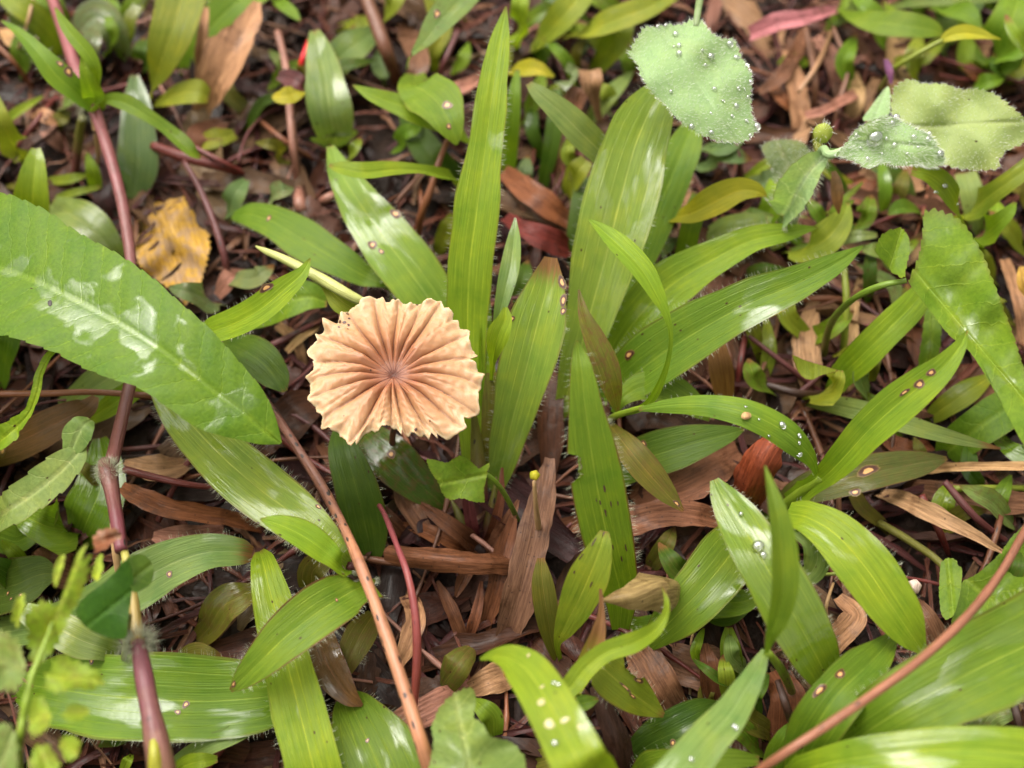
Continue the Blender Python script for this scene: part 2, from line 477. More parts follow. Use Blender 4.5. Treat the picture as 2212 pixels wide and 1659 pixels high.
    j = rs.uniform(0.88, 1.12); j2 = rs.uniform(0.92, 1.08)
    props(o, tint=[tv[0] * j * j2, tv[1] * j, tv[2] * j], wet=float(wet), rim=float(rim), tip=float(tip), speck=float(speck), mottle=float(mottle))
    if label: tag(o, label, cat or 'grass', group)
    f = Leaf(); f.o = o; f.G = G; f.base = base; f.H = H; f.s = s; f.W = W; f.N = N; f.T = T; f.seed = seed
    f.edges = (G[:, 0], G[:, -1]); f.eout = (-W, W)
    gx = np.gradient(G, axis=0); gy = np.gradient(G, axis=1)
    nn = nrmz(np.cross(gy, gx)); sg = np.sign((nn * N[:, None, :]).sum(-1))[..., None]; f.NN = nn * np.where(sg == 0, 1, sg)
    if hairs: margin_hairs(f, hairs, hlen, rs)
    for sp in spots: leaf_spot(f, *sp)
    LAST[0] = o
    return f

def near(f, px, py):
    q, _ = pj(f.G)
    d = ((q - np.array([px, py])) ** 2).sum(-1)
    return np.unravel_index(np.argmin(d), d.shape)
def side_up(f, i, j):
    n = f.NN[i, j]
    return n if n @ (CAM - f.G[i, j]) > 0 else -n
def leaf_spot(f, px, py, r_px, el=1.6, mat='spot', name='leaf_spot'):
    i, j = near(f, px, py)
    i = int(np.clip(i, 1, f.G.shape[0] - 2)); j = int(np.clip(j, 1, f.G.shape[1] - 2))
    c = f.G[i, j]; n = side_up(f, i, j)
    ty = nrmz(f.G[i+1, j] - f.G[i-1, j]); tx = nrmz(np.cross(n, ty))
    r = r_px * ((c - CAM) @ FWD) / FPX
    V = [c + n * 0.00012]; lc = [(0, 0, 0)]
    K = 12; ph = random.random() * 6
    for ri, q in enumerate((0.35, 0.65, 1.0)):
        for k in range(K):
            a = 2 * math.pi * k / K
            rr = r * q * (1 + 0.18 * math.sin(2 * a + ph) + 0.1 * math.sin(3 * a + ph))
            p = c + tx * math.cos(a) * rr + ty * math.sin(a) * rr * el
            # lie on the leaf: nearest surface height
            d = ((f.G - p) ** 2).sum(-1); ii = np.unravel_index(np.argmin(d), d.shape)
            p = p + f.NN[ii] * ((f.G[ii] - p) @ f.NN[ii]) + n * 0.00011
            V.append(p); lc.append((q, 0, 0))
    Fc = [(0, 1 + k, 1 + (k + 1) % K) for k in range(K)]
    for ri in range(2):
        a0 = 1 + ri * K; b0 = a0 + K
        Fc += [(a0 + k, b0 + k, b0 + (k+1) % K, a0 + (k+1) % K) for k in range(K)]
    mm = (np.array(V) - c) * 1000 + np.array([px, py, 0])
    new_obj(name, V, Fc, M[mat], f.base, f.o, lc, mm)
def hair_mesh(P, D, ln, r0, rs):
    """many three-sided tapering bristles"""
    n = len(P)
    D = nrmz(D + rs.normal(0, 0.18, (n, 3)))
    a = nrmz(np.cross(D, rs.normal(0, 1, (n, 3)))); b_ = np.cross(D, a)
    ln = (ln * rs.uniform(0.55, 1.15, n))[:, None]
    bend = rs.normal(0, 0.25, (n, 3))
    ring = [P + r0 * (a * math.cos(q) + b_ * math.sin(q)) for q in (0, 2.094, 4.189)]
    mid = P + D * ln * 0.55
    ring2 = [mid + r0 * 0.7 * (a * math.cos(q) + b_ * math.sin(q)) for q in (0, 2.094, 4.189)]
    tipp = P + D * ln + bend * ln * 0.3
    V = np.concatenate(ring + ring2 + [tipp])
    F = []
    for k in range(n):
        for q in range(3):
            q2 = (q + 1) % 3
            F.append((q*n+k, q2*n+k, (3+q2)*n+k, (3+q)*n+k)); F.append(((3+q)*n+k, (3+q2)*n+k, 6*n+k))
    return V, F
def margin_hairs(f, dens, hlen, rs):
    P = []; D = []
    for e, (E, out) in enumerate(zip(f.edges, f.eout)):
        L = f.s[-1]; n = int(L * 1000 * dens)
        q = np.sort(rs.uniform(0.04, 0.97, n)) * L
        p = np.stack([np.interp(q, f.s, E[:, k]) for k in range(3)], -1)
        d = np.stack([np.interp(q, f.s, (out + 0.35 * f.N)[:, k]) for k in range(3)], -1)
        P.append(p); D.append(d)
    P = np.concatenate(P); D = nrmz(np.concatenate(D))
    V, F = hair_mesh(P, D, hlen * 0.001, 0.000020, rs)
    h = new_obj('margin_hairs', V, F, M['hair'], f.base, f.o, smooth=False)
    h['kind'] = 'stuff'

def tube(parent, tint, path, name='stem', mat='stem', tint2=None, K=10, speck=0.25, label=None, cat=None, group=None, knob=0.04, world=False):
    SEED[0] += 1
    rs = np.random.default_rng(SEED[0])
    if world:
        A = np.asarray(path, float); nv = 40
        R = interp(A, nv); X = R[:, :3]; rad = R[:, 3]
    else:
        L = sum(math.hypot(path[i+1][0]-path[i][0], path[i+1][1]-path[i][1]) for i in range(len(path)-1))
        nv = int(np.clip(L / 9, 8, 80))
        R = interp(path, nv); X = unrows(R)
        rad = np.maximum(R[:, 3], 0.5) * ((X - CAM) @ FWD) / FPX
    rad = rad * (1 + knob * np.interp(np.arange(nv), np.linspace(0, nv - 1, max(4, nv // 4)), rs.normal(0, 1, max(4, nv // 4))))
    T = nrmz(np.gradient(X, axis=0))
    A = nrmz(np.cross(T, np.array([0.13, 0.2, 1.0]))); Bv = np.cross(A, T)
    s = np.concatenate([[0], np.cumsum(np.linalg.norm(np.diff(X, axis=0), axis=1))])
    V = []; lc = []; mm = []
    seed = rs.uniform(0, 200)
    for k in range(K):
        a = 2 * math.pi * k / K
        V.append(X + (A * math.cos(a) + Bv * math.sin(a)) * rad[:, None])
        lc.append(np.stack([np.full(nv, k / K), s / s[-1], np.zeros(nv)], -1))
        mm.append(np.stack([np.sin(a) * rad * 1000 * 1.5, s * 1000, np.full(nv, seed + math.cos(a) * 0.8)], -1))
    V = np.stack(V, 1).reshape(-1, 3); lc = np.stack(lc, 1).reshape(-1, 3); mm = np.stack(mm, 1).reshape(-1, 3)
    F = [(i*K+k, i*K+(k+1) % K, (i+1)*K+(k+1) % K, (i+1)*K+k) for i in range(nv-1) for k in range(K)]
    F += [tuple(range(K-1, -1, -1)), tuple((nv-1)*K + k for k in range(K))]
    base = base_of(parent, X[np.argmin(X[:, 2])])
    o = new_obj(name, V, F, M[mat], base, parent, lc, mm)
    D_ = DT if tint in DT else TINT
    c1 = D_[tint]; c2 = (DT[tint2] if tint2 in DT else TINT[tint2]) if tint2 else c1
    props(o, tint=list(c1), tint2=list(c2), speck=float(speck))
    if label: tag(o, label, cat or 'twig', group)
    LAST[0] = o
    f = Leaf(); f.o = o; f.X = X; f.base = base; f.rad = rad; f.T = T
    return f

def poly(parent, tint, pts, ctr, z0, grad=(0, 0), bowl=0.0, name='leaf', mat='broad', axis=(0, 1), serr=0.0, teeth=14, rings=12, n=150,
         wet=0.3, rim=0.1, speck=0.1, mottle=0.0, rip=0.5, fuzz=0, fuzzlen=1.0, edgehair=0, label=None, cat=None, group=None, fold=0.0, spots=(), smooth=1, tip=0.0):
    """leaf traced as an outline and laid on a tilted, rippled sheet: z0 mm at ctr, grad mm per 100 px"""
    SEED[0] += 1
    rs = np.random.default_rng(SEED[0])
    O = np.array(pts + [pts[0]], float)
    for _ in range(smooth):   # corner cutting
        A = O[:-1]; Bq = O[1:]
        O = np.stack([A * 0.8 + Bq * 0.2, A * 0.2 + Bq * 0.8], 1).reshape(-1, 2); O = np.vstack([O, O[:1]])
    d = np.concatenate([[0], np.cumsum(np.linalg.norm(np.diff(O, axis=0), axis=1))])
    q = np.linspace(0, d[-1], n, endpoint=False)
    E = np.stack([np.interp(q, d, O[:, 0]), np.interp(q, d, O[:, 1])], -1)
    c = np.array(ctr, float)
    rv = E - c; rl = np.linalg.norm(rv, axis=1)
    ax = np.array(axis, float); ax /= np.linalg.norm(ax); px_ = np.array([-ax[1], ax[0]])
    Rm = np.median(rl)
    saw = (q / teeth + 0.3 * np.interp(q, np.linspace(0, d[-1], 20), rs.normal(0, 1, 20))) % 1.0
    em = 1 - serr * (1 - saw) ** 1.4
    ph = rs.uniform(0, 6.28, 4)
    def zof(p):
        dx = p - c
        al = dx @ ax; ac = dx @ px_
        z = z0 + grad[0] * dx[..., 0] / 100 + grad[1] * dx[..., 1] / 100 - bowl * ((dx ** 2).sum(-1)) / Rm ** 2 + fold * np.abs(ac) / 100
        z = z + rip * (np.sin(al / 17 + ph[0]) * np.minimum(np.abs(ac) / 40, 1) * 0.5 + np.sin(dx[..., 0] / 31 + ph[1]) * np.sin(dx[..., 1] / 27 + ph[2])) - 0.35 * np.exp(-(ac / 5) ** 2)
        return z, al, ac
    rr = np.linspace(0, 1, rings + 1)[1:]
    Pp = [c[None]]; lcv = [[(0, 0, 0)]]
    for r in rr:
        Pp.append(c + rv * (r * (em if r == 1 else (1 - (1 - em) * r ** 4)))[..., None] if False else c + rv * (r * (1 - (1 - em) * r ** 5))[:, None])
        lcv.append(np.stack([np.full(n, r), np.full(n, 0.5), np.zeros(n)], -1))
    Q = np.vstack(Pp); lcv = np.vstack(lcv)
    z, al, ac = zof(Q)
    V = unrows(np.column_stack([Q, z, z]))
    sc = ((V - CAM) @ FWD) / FPX * 1000
    mm = np.stack([ac * sc, al * sc, np.full(len(Q), rs.uniform(0, 200))], -1)
    F = [(0, 1 + k, 1 + (k + 1) % n) for k in range(n)]
    for i in range(rings - 1):
        a0 = 1 + i * n; b0 = a0 + n
        F += [(a0 + k, b0 + k, b0 + (k + 1) % n, a0 + (k + 1) % n) for k in range(n)]
    base = base_of(parent, V[np.argmin(V[:, 2])])
    o = new_obj(name, V, F, M[mat], base, parent, lcv, mm)
    tv = TINT[tint] if tint in TINT else DT[tint]
    props(o, tint=list(tv), wet=float(wet), rim=float(rim), tip=float(tip), speck=float(speck), mottle=float(mottle), plain=.8 if tint == 'fuzz' else 0.)
    if label: tag(o, label, cat or 'leaf', group)
    f = Leaf(); f.o = o; f.base = base
    f.G = V[1:].reshape(rings, n, 3)
    gx = np.gradient(f.G, axis=0); gy = np.roll(f.G, -1, 1) - np.roll(f.G, 1, 1)
    nn = nrmz(np.cross(gx, gy)); tc = ((CAM - f.G) * nn).sum(-1, keepdims=True); f.NN = nn * np.where(tc < 0, -1, 1)
    if fuzz or edgehair:
        P = []; D = []
        if fuzz:
            ii = rs.integers(1, rings - 1, fuzz); jj = rs.integers(0, n, fuzz)
            ii = np.clip((np.sqrt(rs.uniform(0, 1, fuzz)) * rings).astype(int), 0, rings - 2)
            a = rs.uniform(0, 1, (fuzz, 1)); b_ = rs.uniform(0, 1, (fuzz, 1))
            p = (f.G[ii, jj] * (1-a) + f.G[ii+1, jj] * a) * (1-b_) + (f.G[ii, (jj+1) % n] * (1-a) + f.G[ii+1, (jj+1) % n] * a) * b_
            P.append(p); D.append(f.NN[ii, jj] + np.array([0.3, -0.3, 0]))
        if edgehair:
            jj = rs.integers(0, n, edgehair)
            P.append(f.G[-1, jj] + (f.G[-1, (jj+1) % n] - f.G[-1, jj]) * rs.uniform(0, 1, (edgehair, 1)))
            D.append(nrmz(f.G[-1, jj] - f.G[-3, jj]) + 0.4 * f.NN[-1, jj])
        V2, F2 = hair_mesh(np.concatenate(P), nrmz(np.concatenate(D)), fuzzlen * 0.001, 0.000022, rs)
        h = new_obj('fuzz', V2, F2, M['fuzz'], base, o, smooth=False); h['kind'] = 'stuff'
    for sp in spots: leaf_spot(f, *sp)
    LAST[0] = o
    return f

# shared drop mesh
def _drop_mesh():
    V = []; F = []; A, Bn = 18, 10
    for i in range(Bn + 1):
        th = math.pi * i / Bn
        z = math.cos(th); r = math.sin(th)
        z = z * 0.85 if z > 0 else z * 0.45
        for k in range(A):
            a = 2 * math.pi * k / A
            V.append((r * math.cos(a), r * math.sin(a), z))
    for i in range(Bn):
        for k in range(A):
            F.append((i*A+k, (i+1)*A+k, (i+1)*A+(k+1) % A, i*A+(k+1) % A))
    me = bpy.data.meshes.new('water_drop'); me.from_pydata(V, [], F)
    me.polygons.foreach_set('use_smooth', [True] * len(me.polygons)); me.materials.append(M['water'])
    return me
DROP = _drop_mesh()
def drop(f, px, py, r_px, label, group):
    i, j = near(f, px, py); c = f.G[i, j]; n = side_up(f, i, j)
    r = r_px * ((c - CAM) @ FWD) / FPX
    o = bpy.data.objects.new('water_drop', DROP)
    o.location = c + n * r * 0.3
    q = Vector(n).to_track_quat('Z', 'Y'); o.rotation_mode = 'QUATERNION'; o.rotation_quaternion = q
    o.scale = (r * random.uniform(.9, 1.1), r * random.uniform(.9, 1.15), r)
    link(o)
    return tag(o, label, 'water drop', group)

# ================================================================ the ground
def build_soil():
    n = 250
    k = np.linspace(-1, 1, n)
    ax = 0.26 * k + 14.0 * np.sign(k) * np.abs(k) ** 11
    x, y = np.meshgrid(ax, ax + 0.05)
    z = np.zeros_like(x)
    for f, a in ((90, .0016), (210, .0010), (430, .0006), (900, .0003)):
        p = RNG.uniform(0, 6.28, 6); th = RNG.uniform(0, 6.28, 3)
        for q in range(3):
            z += a * np.sin((x * math.cos(th[q]) + y * math.sin(th[q])) * f + p[q]) * np.sin((y * math.cos(th[q]) - x * math.sin(th[q])) * f * .8 + p[q+3])
    z += RNG.normal(0, .0003, z.shape)
    z = np.clip(z, -.004, .0028) * np.exp(-((np.maximum(np.abs(x), np.abs(y)) / .6) ** 4))
    V = np.stack([x, y, z], -1).reshape(-1, 3)
    i = np.arange(n * n).reshape(n, n)
    F = np.stack([i[:-1, :-1], i[:-1, 1:], i[1:, 1:], i[1:, :-1]], -1).reshape(-1, 4).tolist()
    o = new_obj('ground', V, F, M['soil'], np.zeros(3))
    o['kind'] = 'structure'
build_soil()

# ---------------------------------------------------------------- dead litter, random
def shred_geo(rs, L, Wd, arch, curl):
    nv, nu = 11, 5
    s = np.linspace(0, L, nv); U = np.linspace(-1, 1, nu)
    bend = rs.normal(0, 0.25) * L
    prof = np.clip(np.sin(np.linspace(0.35, math.pi - 0.25, nv)) ** 0.6, .1, 1) * (1 + rs.normal(0, .12, nv))
    x = bend * (s / L) ** 2; z = arch * np.sin(s / L * math.pi) + rs.normal(0, .0004, nv)
    X = (x[:, None] + Wd * prof[:, None] * U)
    Z = z[:, None] + curl * Wd * prof[:, None] * U ** 2 + rs.normal(0, .10 * Wd + .0001, (nv, nu))
    V = np.stack([X, np.broadcast_to(s[:, None] - L / 2, X.shape), Z], -1).reshape(-1, 3)
    mm = np.stack([X, np.broadcast_to(s[:, None], X.shape), np.full(X.shape, rs.uniform(0, .2))], -1).reshape(-1, 3) * 1000
    i = np.arange(nv * nu).reshape(nv, nu)
    F = np.stack([i[:-1, :-1], i[:-1, 1:], i[1:, 1:], i[1:, :-1]], -1).reshape(-1, 4)
    return V, F, mm
def shred_mesh(rs, L, Wd):
    V, F, mm = shred_geo(rs, L, Wd, rs.uniform(0, .003), rs.uniform(-.3, .8))
    me = bpy.data.meshes.new('leaf_shred'); me.from_pydata(V.tolist(), [], F.tolist())
    a = me.attributes.new('mm', 'FLOAT_VECTOR', 'POINT'); a.data.foreach_set('vector', mm.astype(np.float32).ravel())
    me.polygons.foreach_set('use_smooth', [True] * len(me.polygons)); me.materials.append(M['dead'])
    return me
def in_frame(p, m=0):
    q, _ = pj(np.array(p)); return -m < q[0] < PW + m and -m < q[1] < PH + m
shreds = [shred_mesh(RNG, L, W_) for L, W_ in ((.016, .0018), (.022, .0030), (.03, .0022), (.034, .0038), (.026, .0046), (.012, .0032), (.02, .0014), (.04, .0034), (.018, .004), (.028, .0014))]
LT = ['tan', 'brown', 'brown', 'wood', 'wood', 'pink', 'dark', 'rust', 'plum', 'straw', 'tan']
LNAME = dict(tan='pale tan', brown='brown', wood='woody brown', pink='pinkish tan', dark='blackened', rust='rust coloured', plum='dark plum brown', straw='straw coloured')
SH_ADJ = ['short narrow', 'short', 'long narrow', 'long', 'broad', 'stubby', 'thin', 'very long', 'short broad', 'long thin']
LAND = [(848,800,'the mushroom'),(235,1010,'the runner knot'),(300,1390,'the lower hairy runner knot'),(190,240,'the runner tip'),(360,530,'the yellow dead leaf'),(500,70,'the large curled tan leaf'),
        (650,130,'the red thread'),(1060,60,'the tallest blade tip'),(1040,1180,'the tuft base'),(1490,180,'the downy leaf'),(1780,290,'the round bud'),(1900,300,'the folded woolly leaf'),
        (2100,75,'the small yellow lance leaf'),(2060,600,'the violet leaf'),(1770,800,'the rolled leaf stub'),(1290,1050,'the bitten blade'),(1630,1020,'the glossy red brown leaf'),(1440,900,'the grass seedling'),
        (1960,860,'the lime spotted blade'),(2120,1300,'the veined violet leaf'),(1900,1490,'the curved twig'),(1650,1220,'the wet blade'),(1370,1285,'the shrivelled tan tip'),(1360,1490,'the torn blade'),
        (1200,1550,'the blistered blade'),(1000,1580,'the crinkled leaf'),(850,1400,'the orange twig'),(620,1380,'the purple edged blade'),(500,1050,'the hairy clump blades'),(100,1420,'the ragged lime weed'),
        (250,1310,'the folded dark leaf'),(600,500,'the brown tipped blade'),(800,450,'the pale spotted blade'),(930,240,'the bent spotted blade'),(1180,500,'the dark red dead blade'),(1340,450,'the broadest glossy blade'),
        (1600,420,'the boat-shaped yellow leaf'),(1600,650,'the long dark blade'),(2050,1000,'the straight straw blade'),(1720,60,'the pink stalk'),(800,60,'the thick brown twig'),(60,380,'the upright lime blade'),
        (140,690,'the very large wet leaf'),(100,960,'the olive dying blade'),(2190,60,'the orange tipped lime blade'),(1530,1450,'the brown dead husk'),(420,340,'the thick red needle'),(1240,250,'the pale twisted scrap')]
k = 0
while k < 285:
    x, y = RNG.uniform(-.18, .18), RNG.uniform(-.075, .175)
    if not in_frame((x, y, .003), 20): continue
    # paler, drier litter to the far right of the mushroom, elsewhere the shade of the gaps is put into the tint
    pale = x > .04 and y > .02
    tn = random.choice(['tan', 'straw', 'pink', 'wood', 'tan', 'brown']) if pale and random.random() < .75 else random.choice(LT)
    o = bpy.data.objects.new('leaf_shred', random.choice(shreds))
    o.location = (x, y, RNG.uniform(.002, .0072))
    o.rotation_euler = (RNG.normal(0, .14), RNG.normal(0, .22), RNG.uniform(0, 6.28))
    sc = RNG.uniform(.75, 1.35); o.scale = (sc * RNG.uniform(.8, 1.3), sc, 1)
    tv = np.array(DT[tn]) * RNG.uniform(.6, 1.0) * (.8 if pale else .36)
    o['tint'] = tv.tolist()
    link(o)
    q_ = pj(np.array((x, y, .003)))[0]
    lm = min(LAND, key=lambda l: (l[0] - q_[0]) ** 2 + (l[1] - q_[1]) ** 2)[2]
    dm = o.data.name.split('.')[0]; ln_ = SH_ADJ[shreds.index(o.data)]
    tag(o, '%s %s dead shred on the litter by %s' % (ln_, LNAME[tn], lm), 'dead leaf', 'dead leaf shreds in the ground litter')
    k += 1
# fine crumbs and fibres below and around: nobody could count them
for cname, clab, ctint, cnt, l0, l1, w0, w1, zt in (
        ('soil_crumbs', 'fine dark crumbs of rotten leaf on the soil', [.018, .008, .006], 2400, .004, .014, .0005, .0017, .0035),
        ('rotting_leaves', 'mat of wet crumpled red brown rotting leaves over the soil', [.055, .018, .010], 380, .016, .045, .0018, .0042, .0050),
        ('dark_rotting_leaves', 'mat of blackened rotting leaves over the soil', [.017, .008, .006], 380, .016, .045, .0018, .0045, .0045),
        ('brown_fibres', 'tangled reddish brown fibres matted over the soil', [.080, .025, .014], 1800, .012, .040, .0003, .0008, .0062),
        ('tan_fibres', 'tangled tan straw fibres matted over the soil', [.14, .066, .036], 750, .010, .036, .0003, .0010, .0068),
        ('plum_fibres', 'tangled dark plum fibres matted over the soil', [.045, .012, .011], 1200, .014, .045, .0004, .0009, .0065)):
    Vs, Fs, Ms = [], [], []
    o_ = 0
    for k in range(cnt):
        V, F, mm = shred_geo(RNG, RNG.uniform(l0, l1), RNG.uniform(w0, w1), RNG.uniform(0, .002), RNG.uniform(-.3, .8))
        x, y = (RNG.uniform(-.23, .23), RNG.uniform(-.12, .25))
        a = RNG.uniform(0, 6.28); tl = RNG.normal(0, .10)
        Rm = np.array([[math.cos(a), -math.sin(a), 0], [math.sin(a), math.cos(a), 0], [0, 0, 1]]) @ np.array([[1, 0, 0], [0, math.cos(tl), -math.sin(tl)], [0, math.sin(tl), math.cos(tl)]])
        Vs.append(V @ Rm.T + np.array([x, y, RNG.uniform(.0008, zt)])); Fs.append(F + o_); Ms.append(mm + np.array([0, 0, RNG.uniform(0, 200)])); o_ += len(V)
    lit = new_obj(cname, np.concatenate(Vs), np.concatenate(Fs).tolist(), M['dead'], np.zeros(3), mm=np.concatenate(Ms))
    props(lit, tint=ctint, kind='stuff'); tag(lit, clab, 'leaf litter')

# long thin needles lying about
def needle_mesh(rs, L, r):
    n, K = 14, 6
    s = np.linspace(-L / 2, L / 2, n); cx = rs.normal(0, .08) * L * (1 - (2 * s / L) ** 2); cz = np.abs(rs.normal(0, .03)) * L * (1 - (2 * s / L) ** 2)
    V, F, mm, lc = [], [], [], []
    for i in range(n):
        rr = r * (1 - .5 * i / n) * (1 + .08 * rs.normal()) * (1.5 if i in (4, 9) else 1)
        for k in range(K):
            a = 2 * math.pi * k / K
            V.append((cx[i] + rr * math.cos(a), s[i], cz[i] + rr * math.sin(a))); mm.append((1500 * rr * math.sin(a), 1000 * s[i], math.cos(a))); lc.append((k / K, i / n, 0))
    for i in range(n - 1):
        for k in range(K): F.append((i*K+k, i*K+(k+1) % K, (i+1)*K+(k+1) % K, (i+1)*K+k))
    F += [tuple(range(K-1, -1, -1)), tuple((n-1)*K + k for k in range(K))]
    me = bpy.data.meshes.new('needle'); me.from_pydata(V, [], F)
    for nm, d in (('mm', mm), ('lc', lc)):
        q = me.attributes.new(nm, 'FLOAT_VECTOR', 'POINT'); q.data.foreach_set('vector', np.array(d, np.float32).ravel())
    me.polygons.foreach_set('use_smooth', [True] * len(me.polygons)); me.materials.append(M['stem'])
    return me
NAD = ['short thin', 'thin', 'long thin', 'stout', 'long stout']
needles = [needle_mesh(RNG, L, r) for L, r in ((.022, .0004), (.036, .0004), (.055, .0005), (.03, .0007), (.048, .0007))]
NC = [('red', 'dark red'), ('plum', 'plum'), ('rust', 'rust'), ('brown', 'brown'), ('red', 'dark red'), ('pink', 'pinkish')]
k = 0
while k < 90:
    x, y = RNG.uniform(-.18, .18), RNG.uniform(-.07, .17)
    if not in_frame((x, y, .005), 0): continue
    o = bpy.data.objects.new('needle', needles[k % 5])
    o.location = (x, y, RNG.uniform(.005, .0085)); o.rotation_euler = (RNG.normal(0, .10), 0, RNG.uniform(0, 6.28))
    tn, ta = random.choice(NC); tv = np.array(DT[tn]) * RNG.uniform(.8, 1.3)
    props(o, tint=tv.tolist(), tint2=(tv * RNG.uniform(.6, 1.2)).tolist(), speck=.15)
    link(o)
    q_ = pj(np.array((x, y, .006)))[0]
    lm = min(LAND, key=lambda l: (l[0] - q_[0]) ** 2 + (l[1] - q_[1]) ** 2)[2]
    tag(o, '%s %s needle fallen on the litter by %s' % (NAD[k % 5], ta, lm), 'needle', 'needles fallen on the litter')
    k += 1

# the lawn goes on all round the picture: a mass of blades nobody could count
def build_surround():
    rs = np.random.default_rng(99)
    Vs, Fs, Lc, Mm = [], [], [], []; n0 = 0
    t = np.linspace(0, 1, 7)
    for _ in range(5200):
        bx_, by_ = rs.uniform(-.42, .42), rs.uniform(-.36, .52)
        if abs(bx_) < .13 and -.06 < by_ < .13: continue
        h = rs.uniform(.025, .075); az = rs.uniform(0, 6.28); ln = rs.uniform(.2, .9) * h; wd = rs.uniform(.0022, .0055)
        d = np.array([math.cos(az), math.sin(az), 0]); s = np.array([-d[1], d[0], 0])
        cl = np.array([bx_, by_, 0]) + np.outer(t ** 1.5 * ln, d) + np.outer(h * (t - .25 * t ** 3), [0, 0, 1])
        pr = wd * np.clip(np.sin(np.clip(t * 2.6 + .5, 0, 3.1)), .03, 1)
        G = np.stack([cl - s * pr[:, None], cl + np.array([0, 0, -.0006]), cl + s * pr[:, None]], 1)
        q, dz = pj(G.reshape(-1, 3))
        if np.linalg.norm(G.reshape(-1, 3) - CAM, axis=1).min() < .09: continue
        if ((dz > 0) & (q[:, 0] > -60) & (q[:, 0] < PW + 60) & (q[:, 1] > -60) & (q[:, 1] < PH + 60)).any(): continue
        i = np.arange(21).reshape(7, 3) + n0; n0 += 21
        Vs.append(G.reshape(-1, 3)); Fs.append(np.stack([i[:-1, :-1], i[:-1, 1:], i[1:, 1:], i[1:, :-1]], -1).reshape(-1, 4))
        Lc.append(np.stack([np.tile([-1, 0, 1], 7), np.repeat(t, 3), np.zeros(21)], -1))
        Mm.append(np.stack([(np.outer(pr, [-1, 0, 1]) * 1000).ravel(), np.repeat(t * h * 1000, 3), np.full(21, rs.uniform(0, 200))], -1))
    o = new_obj('grass', np.concatenate(Vs), np.concatenate(Fs).tolist(), M['grass'], np.zeros(3), None, np.concatenate(Lc), np.concatenate(Mm))
    props(o, tint=[.10, .165, .014], wet=.4, rim=.2, tip=.05, speck=.1, mottle=.1, kind='stuff')
    tag(o, 'mass of short green grass continuing around the clearing', 'grass')
build_surround()

